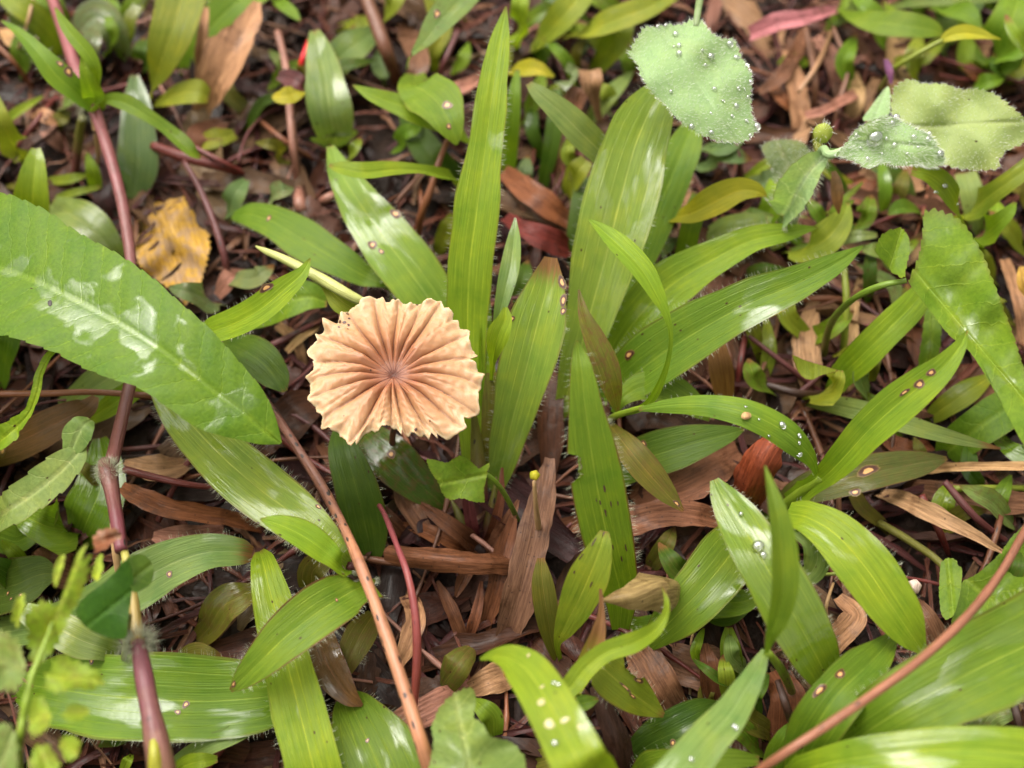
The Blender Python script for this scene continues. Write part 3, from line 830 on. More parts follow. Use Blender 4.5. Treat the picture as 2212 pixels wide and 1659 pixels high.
# ================================================================ the mushroom
mush = plant('mushroom', 'small pleated tan mushroom with ragged edge and brown centre', 'mushroom', 850, 1030, 0)
def build_mushroom():
    tc = [(820,240),(838,285),(870,292),(905,285),(920,262),(955,290),(985,310),(1025,300),(1060,275),(1095,295),(1150,268),(1200,262),(1210,310),(1222,345),(1262,350),(1278,365),(1272,402),(1308,398),(1322,450),(1365,458),(1388,475),(1378,530),(1400,590),(1442,630),(1400,650),(1378,665),(1425,688),(1445,740),(1482,770),(1458,815),(1445,870),(1440,920),(1450,985),(1410,1010),(1372,1052),(1345,1040),(1350,1080),(1370,1108),(1290,1150),(1230,1168),(1178,1180),(1168,1130),(1135,1130),(1122,1186),(1085,1135),(1045,1165),(1005,1135),(965,1145),(945,1160),(938,1112),(905,1100),(868,1086),(840,1100),(815,1098),(790,1126),(742,1110),(700,1130),(655,1165),(635,1220),(610,1226),(580,1190),(545,1150),(530,1128),(490,1132),(450,1098),(412,1092),(432,1035),(388,985),(378,960),(330,930),(350,890),(345,850),(345,800),(315,770),(340,755),(372,735),(375,670),(340,645),(322,610),(345,570),(395,545),(385,490),(440,465),(430,408),(470,405),(522,415),(570,350),(600,320),(640,310),(665,310),(690,285),(740,255),(785,250)]
    O = np.array([(553 + a / 3, 553 + b_ / 3) for a, b_ in tc])
    c = np.array([848.0, 803.0])
    gro = [(905,280),(1060,330),(1180,330),(1375,520),(1380,655),(1480,790),(1440,970),(1360,1100),(1110,1120),(940,1110),(865,1090),(650,1160),(425,1070),(335,925),(325,775),(375,655),(430,480),(590,350),(745,290)]
    ga = np.array(sorted(math.atan2(553 + y / 3 - c[1], 553 + x / 3 - c[0]) for x, y in gro))
    oa = np.arctan2(O[:, 1] - c[1], O[:, 0] - c[0]); orr = np.linalg.norm(O - c, axis=1)
    od = np.argsort(oa); oa = oa[od]; orr = orr[od]
    n = 480; rings = 44
    th = np.linspace(-math.pi, math.pi, n, endpoint=False)
    Rr = np.interp(th, np.r_[oa[-1] - 2*math.pi, oa, oa[0] + 2*math.pi], np.r_[orr[-1], orr, orr[0]])
    Rr = Rr + RNG.normal(0, .5, n) + 1.0 * np.sin(th * 61) * np.sin(th * 17)
    rr = np.linspace(0, 1, rings + 1)[1:] ** 0.9
    def ridge(a, r):
        # a valley line bends a little on its way out
        aa = a + .05 * np.sin(3 * a + 4 * r) * r
        g = np.r_[ga[-1] - 2*math.pi, ga, ga[0] + 2*math.pi]
        i = np.clip(np.searchsorted(g, aa) - 1, 0, len(g) - 2)
        w_ = g[i+1] - g[i]; f = (aa - g[i]) / w_
        sk = .5 + .12 * np.sin(i * 2.3)
        f = np.where(f < sk, f / sk * .5, .5 + (f - sk) / (1 - sk) * .5)
        return np.abs(np.sin(math.pi * np.clip(f, 0, 1))) ** .62, w_, i
    Z0 = 45.0
    Q = [c[None]]; Zs = [np.array([Z0 - 1.7])]; lc = [np.array([[0, 0, 0]])]
    for r in rr:
        rd, w_, i = ridge(th, r)
        fk = np.where(np.sin(i * 5.1 + 1) > -.3, 1.0, 0.0) * np.clip((r - .42 - .12 * np.sin(i * 3.7)) / .3, 0, 1)
        g_ = np.r_[ga[-1] - 2*math.pi, ga, ga[0] + 2*math.pi]; ff = (th - g_[np.clip(np.searchsorted(g_, th) - 1, 0, len(g_) - 2)]) / w_
        rd = rd - .22 * fk * np.exp(-((ff - .5 - .08 * np.sin(i * 7.7)) / .075) ** 2)
        amp = (1.45 * np.clip((r - .15) / .2, 0, 1) * (1 - .55 * np.clip((r - .45) / .55, 0, 1))) * np.clip(w_ / .29, .55, 1.25)
        body = -1.7 + 2.3 * np.clip(r / .38, 0, 1) ** .8 - 1.3 * np.clip((r - .4) / .6, 0, 1) ** 1.6
        fine = .12 * np.sin(th * 40 + 9 * r) * np.sin(r * 23 + 3 * th) * r + .10 * np.sin(r * 60 + 5 * np.sin(th * 6)) * r * rd
        edge = .9 * np.clip((r - .86) / .14, 0, 1) * np.sin(th * 22 + 2 * np.sin(th * 5))
        Q.append(c + np.stack([np.cos(th), np.sin(th)], -1) * (Rr * r)[:, None])
        Zs.append(Z0 + body + amp * (rd - .5) + fine + edge)
        lc.append(np.stack([np.full(n, r), rd * np.clip(r * 5, 0, 1), th], -1))
    Q = np.vstack(Q); Zs = np.concatenate(Zs); lc = np.vstack(lc)
    # lay the plan on the level plane of the cap, then lift
    flat = unrows(np.column_stack([Q, np.full(len(Q), Z0), Zs]))
    V = flat.copy(); V[:, 2] += (Zs - Z0) * .001
    mm = (flat - flat[0]) * 1000
    F = [(0, 1 + (k + 1) % n, 1 + k) for k in range(n)]
    for i in range(rings - 1):
        a0 = 1 + i * n; b0 = a0 + n
        F += [(a0 + (k+1) % n, b0 + (k+1) % n, b0 + k, a0 + k) for k in range(n)]
    # underside, 0.7 mm below, joined at the rim
    nb = len(V)
    V2 = V.copy(); V2[:, 2] -= .0007 * (1.2 - lc[:, 0] * .8)
    Vall = np.vstack([V, V2])
    F2 = [tuple(nb + q for q in f[::-1]) for f in F]
    e0 = 1 + (rings - 1) * n
    F3 = [(e0 + k, e0 + (k+1) % n, nb + e0 + (k+1) % n, nb + e0 + k) for k in range(n)]
    base = BASE[mush.name]
    capo = new_obj('cap', Vall, F + F2 + F3, M['cap'], base, mush, np.vstack([lc, lc]), np.vstack([mm, mm]))
    # gills: thin sheets hanging under every ridge
    cw = V[0]
    for a, b_ in zip(ga, np.r_[ga[1:], ga[0] + 2*math.pi]):
        am = .5 * (a + b_); j = int(((am + math.pi) % (2*math.pi)) / (2*math.pi) * n) % n
        ii = [6, 14, 22, 30, 38]
        top = np.array([V[1 + i * n + j] for i in ii]); top[:, 2] -= .0011
        bot = top.copy(); bot[:, 2] -= np.array([.0012, .0018, .0016, .0011, .0003])
        sd = nrmz(np.cross(top[-1] - top[0], [0, 0, 1])) * .00012
        VV = np.vstack([top - sd, bot - sd, top + sd, bot + sd])
        FF = []
        for q in range(4):
            FF += [(q, q+1, 5+q+1, 5+q), (10+q, 15+q, 15+q+1, 10+q+1), (5+q, 5+q+1, 15+q+1, 15+q), (q, 10+q, 10+q+1, q+1)]
        new_obj('gill', VV, FF, M['gill'], base, mush, smooth=False)
    # dark wiry stem
    pc = V[0] - np.array([0, 0, .0004])
    pb = un(846, 1028, 0)
    pts = [(*pc, .0007), (*(pc * .75 + pb * .25 + np.array([.0008, 0, 0])), .00065), (*(pc * .4 + pb * .6), .0007), (*(pb - np.array([0, 0, .001])), .0008)]
    tube(mush, 'plum', pts, name='stalk', tint2='brown', world=True, speck=.3)
    # brown bite marks near the far left rim
    f = Leaf(); f.G = V[1:].reshape(rings, n, 3); f.o = capo; f.base = base
    gx = np.gradient(f.G, axis=0); gy = np.roll(f.G, -1, 1) - np.roll(f.G, 1, 1)
    nn = nrmz(np.cross(gx, gy)); f.NN = nn * np.where(((CAM - f.G) * nn).sum(-1, keepdims=True) < 0, -1, 1)
    for (x, y, r) in ((734, 696, 4.0), (743, 696, 4.0), (726, 698, 3.2), (751, 679, 4.2), (753, 688, 2.5), (731, 708, 2.3), (753, 702, 3), (752, 711, 2), (749, 671, 2), (903, 655, 3), (897, 928, 4)):
        leaf_spot(f, x, y, r, 1.0, 'scar', 'scar')
build_mushroom()

GB = 'grass blade'
# ================================================================ carpet grass tuft behind the mushroom
g1 = plant('carpet_grass', 'tall tuft of broad green grass blades behind the mushroom', 'grass', 1040, 1185, 0)
TALL = blade(g1, 'lime', [(1093,14,64,2),(1080,90,62,22),(1062,210,58,34),(1046,330,52,38),(1030,450,46,49),(1014,580,38,50),(1010,720,28,42),(1016,860,20,34),(1025,1000,12,26),(1036,1120,4,20)], fold=.12, wet=.32, rim=.45, tip=.03, hairs=2.0, speck=.1)
blade(g1, 'lime', [(1052,640,30,4),(1046,720,27,14),(1042,800,24,20),(1040,880,20,18)], fold=.5, roll=.9)
blade(g1, 'fair', [(1190,556,44,14),(1180,620,41,42),(1160,700,37,60),(1132,810,30,58),(1106,910,22,44),(1085,1000,14,30),(1062,1080,6,14)], fold=.2, wet=.5, rim=.5, tip=.12, hairs=1.6,
      spots=((1213,606,9,1.8),(1216,650,8,1.8),(1222,672,6,1.6),(1108,688,5)))
blade(g1, 'fair', [(1432,185,48,26),(1402,240,48,56),(1370,320,46,70),(1340,430,41,80),(1312,540,35,74),(1282,650,28,56),(1252,760,20,40),(1222,860,11,22),(1195,930,5,10)], fold=.16, wet=.55, rim=.15, tip=.0, hairs=.8)
blade(g1, 'mid', [(1500,262,30,18),(1468,340,28,42),(1432,430,24,42),(1398,520,19,36),(1362,610,13,26),(1325,700,7,14)], fold=.1, wet=.35, hairs=1.0)
blade(g1, 'fair', [(713,315,30,8),(735,370,30,28),(772,430,29,44),(820,500,28,58),(880,580,25,64),(935,660,20,54),(975,760,12,30),(1005,880,5,14)], fold=.14, wet=.6, rim=.5, tip=.02, hairs=1.2,
      spots=((806,526,9,1.4),(866,452,9,1.8),(822,545,5)))
blade(g1, 'lime', [(1766,491,34,2),(1700,503,35,20),(1620,520,34,30),(1540,560,31,40),(1450,615,26,52),(1375,690,20,48),(1330,755,13,30),(1290,830,6,12)], fold=.2, wet=.4, hairs=1.2, rim=.1)
blade(g1, 'mid', [(1865,531,44,2),(1800,572,44,24),(1720,612,43,38),(1640,645,41,46),(1540,695,36,56),(1440,755,29,64),(1370,805,22,56),(1310,850,12,30),(1250,900,5,12)], fold=.22, wet=.42, hairs=1.8, rim=.35, tip=.01,
      spots=((1362,768,10,1.5),), speck=.2)
blade(g1, 'pale', [(1113,470,44,2),(1110,520,43,15),(1102,580,41,21),(1088,640,38,17),(1074,700,33,9),(1066,770,22,5)], fold=.4, wet=.6, speck=.5, rim=.3)
blade(g1, 'lime', [(1092,664,47,5),(1090,690,46,17),(1078,720,44,24),(1068,755,40,15),(1064,785,34,6),(1060,850,20,4)], fold=.5, wet=.2, rim=0, tip=.0)
blade(g1, 'olive', [(1062,805,27,14),(1064,870,24,23),(1060,940,19,21),(1055,1005,12,15),(1048,1080,5,10)], fold=.15, wet=.3, mottle=.35, tip=.02)
blade(g1, 'dark', [(800,1215,7,10),(800,1190,9,30),(788,1130,14,48),(768,1050,20,45),(745,970,22,34),(738,920,18,16)], rev=True, fold=.12, wet=.3, hairs=1.0, rim=.3)
blade(g1, 'dark', [(976,1106,6,3),(945,1080,9,24),(900,1040,12,42),(845,990,15,50),(795,950,13,40),(765,920,8,24)], rev=True, fold=.2, wet=.75, mottle=.5, rim=.6, spots=((845,978,9,1.4),))
for pth in ([(1022,880,26,4),(1030,960,17,14),(1036,1060,9,19),(1040,1190,0,21)], [(1072,1030,14,2),(1066,1080,10,8),(1056,1130,6,12),(1046,1195,0,13)], [(975,1080,9,2),(990,1110,8,9),(1010,1160,5,13),(1030,1205,0,14)]):
    tube(g1, 'plum', pth[::-1], name='sheath', tint2='olive', speck=.1)

for pth, tn in (([(905,1085,10,3),(945,1115,12,14),(990,1150,11,18),(1035,1190,2,12)], 'brown'), ([(870,1130,7,3),(920,1150,10,16),(980,1175,9,18),(1030,1200,2,10)], 'rust'),
                ([(1120,1080,14,3),(1100,1120,13,13),(1075,1160,9,16),(1050,1200,2,10)], 'wood'), ([(1010,1000,16,3),(1008,1060,14,10),(1018,1130,9,14),(1036,1195,1,10)], 'plum'),
                ([(1085,1010,16,3),(1082,1070,14,9),(1068,1140,9,12),(1048,1200,1,10)], 'brown'), ([(985,1290,10,3),(1000,1255,11,14),(1020,1220,9,16),(1040,1190,2,10)], 'brown')):
    blade(g1, tn, pth, name='dry_sheath', mat='dead', fold=.5, wave=.2)

# seedling with arching blades right of it
g2 = plant('grass_seedling', 'young grass shoot with one thin arching yellow green blade', 'grass', 1310, 930, 0)
blade(g2, 'lime', [(1272,474,60,2),(1300,496,60,14),(1340,532,60,25),(1385,580,59,26),(1415,630,57,19),(1440,685,54,8),(1449,730,51,5),(1440,790,46,6),(1418,845,40,9),(1392,878,34,8),(1340,895,26,6)], fold=.3, roll=(0.1,.5), wet=.15, rim=.0, tip=.0)
blade(g2, 'olive', [(1250,626,49,2),(1262,680,48,13),(1285,735,46,24),(1308,790,43,29),(1325,845,38,20),(1334,888,30,4)], fold=.45, wet=.15, mottle=.65, tip=.02, rim=.1)
blade(g2, 'mid', [(1533,908,17,3),(1500,878,20,26),(1440,838,22,36),(1385,836,22,30),(1345,860,22,16),(1325,892,18,6)], fold=.15, wet=.4, hairs=.8)
blade(g2, 'olive', [(1476,1104,22,3),(1440,1065,24,22),(1400,1020,26,32),(1362,975,27,30),(1335,940,25,20),(1318,915,18,8)], fold=.2, wet=.2, mottle=.3, tip=.06, spots=((1460,1085,6),))
tube(g2, 'olive', [(1296,950,0,7),(1320,905,17,8),(1345,893,27,7),(1395,878,34,6)], name='shoot', tint2='lime', speck=0)

# front blade with the bite and its neighbours
g3 = plant('carpet_grass', 'upright grass clump whose broad dark-edged blade has a bite in its margin', 'grass', 1300, 1420, 0)
BITE = blade(g3, 'mid', [(1246,735,62,3),(1250,760,61,14),(1256,800,60,26),(1264,880,56,39),(1277,970,50,54),(1292,1060,43,59),(1308,1140,36,57),(1326,1220,28,50),(1342,1290,18,36),(1340,1360,8,18)], fold=.16, wet=.22, rim=.9, tip=.02, hairs=2.0, hlen=1.5, notch=((.30,.385,1,.55),), speck=.12)
for (x, y, r, e) in ((1309,1052,4,5),(1296,1085,3,4.5),(1318,1090,3,5),(1307,1103,4,3),(1338,1085,2.5,5),(1284,1078,2.5,3),(1352,1180,3.5,5),(1345,1205,4,3.5),(1322,1185,3,4),(1306,1110,3,3)):
    leaf_spot(BITE, x, y, r * .5, e * 1.1, 'scar', 'scar')
SM = blade(g3, 'warm', [(1306,1147,42,9),(1298,1180,41,24),(1275,1240,37,42),(1248,1300,31,38),(1222,1350,24,24),(1204,1392,15,7),(1215,1440,5,5)], fold=.14, wet=.25, rim=.25, tip=.03, speck=.2)
for (x, y, r, e) in ((1285,1168,2.5,7),(1302,1157,2.5,4),(1250,1200,2.5,4),(1242,1232,3,2.5),(1278,1262,3,4),(1260,1195,2,3)):
    leaf_spot(SM, x, y, r * .6, e, 'scar', 'scar')
blade(g3, 'olive', [(1168,1205,26,8),(1172,1260,24,24),(1182,1330,19,25),(1196,1400,11,14),(1215,1440,4,8)], fold=.2, speck=.4, wet=.2, tip=.05)
bud = blade(g3, 'yellow', [(1297,1272,40,3),(1299,1320,39,7),(1292,1366,38,16),(1279,1410,36,23),(1262,1450,33,20),(1240,1500,26,12),(1265,1500,4,8)], fold=.6, wet=.2, tip=.36, rim=0)
blade(g3, 'lime', [(1431,1268,48,2),(1440,1300,48,6),(1436,1330,47,9),(1415,1360,46,15),(1370,1388,43,20),(1310,1408,41,20),(1268,1440,40,22),(1236,1480,40,22),(1215,1505,36,14),(1250,1520,6,6)], fold=.35, wet=.15, rim=.05, hairs=.7, hlen=.8)
blade(g3, 'warm', [(1434,1545,18,5),(1400,1522,21,26),(1365,1496,25,40),(1325,1462,28,44),(1290,1432,30,34),(1272,1420,28,14),(1262,1460,6,8)], fold=.12, wet=.2, rim=.5, tip=.05, notch=((.22,.34,1,.4),(.40,.47,-1,.3)), hairs=1.2,
      spots=((1378,1470,7,2),(1350,1485,3,6),(1366,1505,3,5)))
blade(g3, 'mid', [(1293,1510,30,3),(1265,1518,30,15),(1238,1522,28,12),(1225,1500,8,5)], fold=.3)

# left clump by the orange twig
g4 = plant('carpet_grass', 'low grass clump with hairy purple-edged blades beside the orange twig', 'grass', 765, 1250, 0)
blade(g4, 'fair', [(330,810,26,16),(372,868,29,34),(430,935,32,50),(500,1005,33,58),(575,1068,32,58),(650,1122,31,50),(710,1172,29,34),(752,1216,24,9),(765,1250,8,6)], rev=True, fold=.14, wet=.62, rim=.55, hairs=2.2, hlen=1.4, spots=((692,1090,4,2),), speck=.2)
blade(g4, 'lime', [(562,1121,38,2),(600,1132,38,18),(650,1155,37,29),(700,1190,35,27),(738,1222,31,14),(764,1245,15,6)], fold=.25, wet=.2, rim=.4, hairs=1.6, roll=.2)
PUR = blade(g4, 'mid', [(498,1492,26,4),(520,1470,28,20),(560,1430,31,36),(620,1372,33,50),(690,1318,33,54),(745,1285,31,46),(785,1262,26,24),(795,1252,10,9)], fold=.15, wet=.2, rim=.95, tip=.03, hairs=2.2, hlen=1.3, speck=.3,
      spots=((503,1480,6,1.4),(730,1297,4,1)))
blade(g4, 'lime', [(560,1190,20,8),(568,1215,24,24),(580,1265,25,36),(600,1345,24,46),(622,1440,23,52),(650,1550,22,55),(682,1680,20,56),(700,1760,12,50)], fold=.16, wet=.35, rim=.2, hairs=1.0)
blade(g4, 'olive', [(742,1472,12,6),(755,1420,14,28),(782,1365,14,34),(808,1325,10,14)], fold=.15, wet=.3, mottle=.4, hairs=.6)
blade(g4, 'brown', [(783,1524,14,3),(755,1505,16,20),(722,1462,17,33),(696,1410,17,38),(690,1360,14,28)], fold=.5, curl=.3, wet=.6, mottle=.8, tip=.25, rim=.8)
blade(g4, 'mid', [(748,1500,10,16),(762,1530,13,44),(785,1580,15,74),(815,1650,16,98),(850,1750,14,110)], fold=.12, wet=.3, hairs=1.0, rim=.5, speck=.2, spots=((790,1600,5,1),))
tube(g4, 'plum', [(772,1262,0,10),(764,1240,14,11),(756,1222,24,10)], name='sheath', tint2='plum')

# right hand arching pair
g5 = plant('carpet_grass', 'grass shoot forking into a dewy arching blade and a lime blade', 'grass', 1672, 1120, 0)
ARCH = blade(g5, 'mid', [(1380,884,38,4),(1440,876,42,15),(1520,874,46,23),(1600,888,48,30),(1665,915,47,33),(1720,952,44,31),(1756,992,38,17),(1766,1022,31,7)], fold=-.1, curl=.15, wet=.5, speck=.1, rim=.1, hairs=.8, hlen=.8)
LIM = blade(g5, 'lime', [(2089,714,58,2),(2072,750,58,14),(2035,795,56,27),(1985,836,53,37),(1930,880,49,41),(1875,930,44,37),(1825,985,38,31),(1785,1025,32,22),(1740,1060,25,15),(1700,1090,14,12)], fold=.3, wet=.12, rim=.2, tip=.02,
      spots=((2012,803,7,1.8),(1985,827,9,1.6),(1954,851,5,2.4)))
tube(g5, 'lime', [(1668,1122,0,9),(1690,1096,12,11),(1740,1058,24,12),(1775,1032,30,9)], name='sheath', speck=0)
blade(g5, 'brown', [(2046,990,16,4),(1990,1000,17,26),(1900,1016,18,38),(1800,1040,17,38),(1720,1068,12,26),(1680,1100,5,10)], fold=.12, wet=.45, mottle=.2, rim=.6, spots=((1874,1016,13,2.0),(1850,1068,8,2)), tip=.04)
props(LAST[0], tint=[.085, .095, .022])

# wet pair bottom right
g6 = plant('carpet_grass', 'grass clump with a wet blade under a smooth pointed dark green blade', 'grass', 1720, 1520, 0)
WETB = blade(g6, 'mid', [(1543,1036,40,10),(1562,1070,41,28),(1600,1130,42,48),(1650,1215,42,60),(1705,1310,39,66),(1755,1400,34,58),(1785,1460,27,36),(1795,1500,16,12)], fold=.14, wet=.8, rim=.4, tip=.01, hairs=1.5, hlen=.9, spots=((1765,1480,5,3),))
blade(g6, 'mid', [(1652,1006,66,2),(1664,1050,66,11),(1678,1110,65,22),(1690,1190,62,30),(1692,1270,58,31),(1680,1335,53,24),(1662,1385,48,10),(1654,1412,42,6)], fold=.4, wet=.05, rim=.0, tip=.0, speck=0, roll=.3)
AF = blade(g6, 'pale', [(1440,1700,50,44),(1485,1650,50,42),(1530,1595,48,38),(1575,1545,46,33),(1610,1490,44,27),(1638,1440,42,17),(1654,1405,40,7)], fold=-.1, wet=.55, rim=.2, tip=.0, speck=.3)
blade(g6, 'lime', [(1998,1412,30,6),(1965,1365,34,38),(1925,1305,37,55),(1870,1225,39,62),(1805,1155,39,52),(1745,1118,37,36),(1700,1108,33,22)], fold=.15, wet=.55, rim=.15, hairs=.8, tip=.0)
blade(g6, 'pale', [(1715,1252,28,6),(1750,1238,31,22),(1766,1205,34,28),(1756,1165,36,26),(1722,1138,35,22),(1700,1130,32,12)], fold=.5, curl=.5, wet=.3, rim=.0)
tube(g6, 'olive', [(1725,1530,0,9),(1690,1450,25,10),(1658,1408,41,8)], name='sheath', tint2='lime')
BR = plant('carpet_grass', 'very broad grass blades spreading at the foot of the thin curved twig', 'grass', 1760, 1620, 0)
blade(BR, 'mid', [(1935,1365,27,4),(1905,1405,31,24),(1860,1450,34,40),(1810,1500,35,50),(1768,1560,32,52),(1735,1620,24,40),(1720,1690,10,24)], fold=.18, wet=.3, rim=.3, spots=((1815,1456,8,2.2),(1774,1490,9,2.2)))
blade(BR, 'mid', [(2300,1350,42,86),(2212,1395,43,88),(2110,1445,43,84),(2010,1498,41,76),(1920,1550,37,62),(1840,1605,26,40),(1780,1660,8,20)], fold=.1, wet=.55, rim=.35, hairs=1.8, nu=21)
blade(BR, 'lime', [(2290,1640,47,50),(2190,1626,47,48),(2060,1618,46,44),(1940,1626,44,40),(1830,1640,40,34),(1740,1662,32,18),(1690,1690,20,10)], fold=.12, wet=.55, rim=.15)

# ================================================================ purple runner on the left
run = plant('grass_runner', 'purple creeping grass stem with hairy knots and small blades at its top', 'grass', 350, 1690, 0)
tube(run, 'plum', [(100,-40,22,12),(135,60,26,12),(165,150,29,13),(205,240,31,13),(235,330,30,13),(262,430,28,12),(276,510,27,13),(286,600,27,12),(290,720,27,12),(284,810,28,13),(262,910,31,14),(240,1005,34,15)], name='upper_stem', tint2='plum', speck=.05)
props(LAST[0], tint=[.20, .055, .060], tint2=[.13, .042, .036])
tube(run, 'plum', [(228,1000,34,17),(233,1020,35,21),(240,1050,35,17),(252,1120,37,16),(262,1190,38,14)], name='middle_stem', speck=.05)
props(LAST[0], tint=[.11, .040, .03], tint2=[.11, .022, .03])
tube(run, 'yellow', [(258,1150,36,7),(275,1220,38,9),(288,1300,39,12),(298,1390,40,15)], name='inner_stem', speck=.05)
props(LAST[0], tint=[.30, .28, .06], tint2=[.24, .17, .04])
tube(run, 'plum', [(298,1388,40,15),(304,1420,41,18),(318,1500,42,21),(334,1580,42,25),(350,1670,40,29),(362,1760,30,34)], name='lower_stem', speck=.05)
props(LAST[0], tint=[.13, .036, .045], tint2=[.20, .10, .06])
tube(run, 'yellow', [(330,1580,43,7),(335,1640,43,15),(340,1720,38,20)], name='inner_stem', speck=0)
tube(run, 'straw', [(244,1130,34,7),(248,1180,33,8),(256,1240,28,7)], name='root', speck=.1)
tube(run, 'straw', [(200,250,26,4),(208,300,20,5),(214,362,6,4)], name='root', speck=.1)
tube(run, 'olive', [(178,255,24,9),(172,290,18,10),(160,400,4,9)], name='root', tint2='plum', speck=.1)
def knot(px, py, z, r, n, ln):
    c = un(px, py, z); rs = np.random.default_rng(px)
    d = nrmz(rs.normal(0, 1, (n, 3))); d[:, 2] = np.abs(d[:, 2]) * .8
    V, F = hair_mesh(c + d * r, nrmz(d), ln, .000026, rs)
    h = new_obj('knot_hairs', V, F, M['hair'], BASE[run.name], run, smooth=False); h['kind'] = 'stuff'
knot(236, 1018, 35, .0016, 420, .0021); knot(300, 1392, 40, .0019, 500, .0028); knot(190, 245, 27, .0016, 260, .002)
blade(run, 'mid', [(2,44,46,2),(40,70,46,10),(85,118,45,18),(125,165,42,27),(165,200,38,22),(208,236,31,9)], fold=.35, wet=.4, hairs=1.2, roll=.3, rim=.2, spots=((151,156,9,1.4),(130,138,5,2)))
blade(run, 'lime', [(119,16,52,2),(138,50,51,11),(160,80,50,15),(190,115,48,16),(208,150,45,12),(212,185,40,6)], fold=.3, wet=.1, roll=-.2)
blade(run, 'lime', [(178,122,46,4),(186,160,44,13),(200,200,39,19),(214,236,31,8)], fold=.3, wet=.1)
blade(run, 'mid', [(434,341,26,3),(415,330,28,11),(390,305,30,15),(355,275,32,13),(315,248,34,15),(270,222,35,19),(232,215,33,12),(216,236,30,6)], fold=.4, wet=.4, roll=(-.5,.3), tip=.03)

# ================================================================ big wet broad leaf on the left
bigp = plant('broadleaf_weed', 'very large wet green leaf with toothed edge arching in from the side', 'weed', -220, 640, 0)
BIG = blade(bigp, 'mid', [(607,957,46,3),(575,932,48,32),(520,886,51,64),(440,826,54,86),(355,760,56,98),(255,695,56,113),(135,632,54,128),(0,578,50,150),(-130,545,44,150),(-240,530,34,90)], name='leaf', mat='broad', fold=.24, curl=.16, wet=.58, rim=.05, tip=.0, serr=.03, teeth=4.5, nu=31, nv=260, wave=.04, speck=.02)
props(BIG.o, tint=[.092, .170, .012])
tube(bigp, 'lime', [(-215,650,0,14),(-225,600,20,14),(-235,535,34,13)], name='leaf_stalk')
lump = poly(None, 'dark', [(104,660),(108,645),(118,640),(130,646),(132,660),(126,668),(132,682),(124,690),(114,686),(112,674)], (118,664), 55.2, bowl=1.6, rip=1.2, name='dirt_lump', mat='dead', n=60, rings=6, label='small grey crumb of dirt on the midrib of the large wet leaf', cat='dirt')
props(lump.o, tint=[.06, .05, .05])
pl_ = near(BIG, 118, 664); lump.o.location += Vector(BIG.G[pl_] + side_up(BIG, *pl_) * .0006 - un(118, 664, 54.6))

# ================================================================ hairy weeds, far right
f1 = plant('hairy_weed', 'downy pale green leaf sprinkled with dew drops, pointing to the right', 'weed', 1530, -60, 0)
R1 = poly(f1, 'fuzz', [(1352,115),(1372,85),(1389,53),(1415,56),(1439,50),(1469,53),(1499,34),(1519,43),(1536,67),(1563,82),(1589,80),(1603,123),(1629,160),(1624,200),(1626,253),(1641,280),(1613,310),(1559,310),(1513,293),(1466,263),(1439,230),(1403,197),(1379,160),(1374,138)],
     (1505,180), 62, grad=(-1.5, -3), bowl=1.5, serr=.05, teeth=15, axis=(.55,.83), wet=.05, rip=.9, fuzz=2200, fuzzlen=.8, edgehair=420, n=200, rings=16)
tube(f1, 'fuzz', [(1532,-70,2,8),(1520,-30,40,8),(1510,10,62,8),(1503,60,64,7)], name='leaf_stalk', speck=0)
props(LAST[0], tint=[.16,.22,.09], tint2=[.16,.22,.09])
f2 = plant('hairy_weed', 'woolly weed with folded dewy leaves and a small round bud', 'weed', 1700, 520, 0)
S5 = poly(f2, 'fuzz', [(1921,250),(1925,188),(1960,165),(1990,180),(2040,178),(2075,192),(2120,190),(2160,205),(2200,240),(2240,270),(2240,300),(2212,312),(2175,328),(2160,345),(2162,368),(2100,370),(2050,362),(1990,330)],
     (2050,270), 52, grad=(2, -4), serr=.05, teeth=19, axis=(1,-.05), wet=.1, rip=1.2, fuzz=1300, edgehair=260, fuzzlen=.7, n=200)
props(S5.o, tint=[.27, .335, .12])
S5b = poly(f2, 'fuzz', [(1800,338),(1832,300),(1850,275),(1890,255),(1925,248),(1975,275),(2010,288),(2035,325),(2048,355),(2010,366),(1985,358),(1940,360),(1905,352),(1872,368),(1845,350),(1820,342)],
     (1930,310), 58, grad=(-1, -5), serr=.05, teeth=17, axis=(1,.1), wet=.25, rip=1.3, fuzz=1900, edgehair=420, fuzzlen=1.0, n=180)
poly(f2, 'fuzz', [(1858,262),(1885,225),(1915,185),(1924,190),(1923,252),(1890,262)], (1900,230), 42, serr=.03, axis=(.4,-1), fuzz=120, n=80, rings=8)
poly(f2, 'grey', [(1640,315),(1665,303),(1690,299),(1735,304),(1752,328),(1738,360),(1716,392),(1690,385),(1665,362)], (1695,340), 30, grad=(2,-4), serr=.05, axis=(.5,1), fuzz=300, edgehair=80, n=100)
blade(f2, 'fuzz', [(1690,468,34,6),(1706,440,40,26),(1728,400,46,38),(1755,362,50,30),(1785,338,52,14),(1812,330,54,8)], name='leaf', mat='broad', fold=.5, curl=-.4, wet=.3, hairs=5, hlen=1.6, serr=.08)
tube(f2, 'fuzz', [(1700,525,0,9),(1715,470,18,10),(1745,390,40,10),(1778,320,54,8),(1790,335,56,10),(1830,320,58,7)], name='stalk', speck=0)
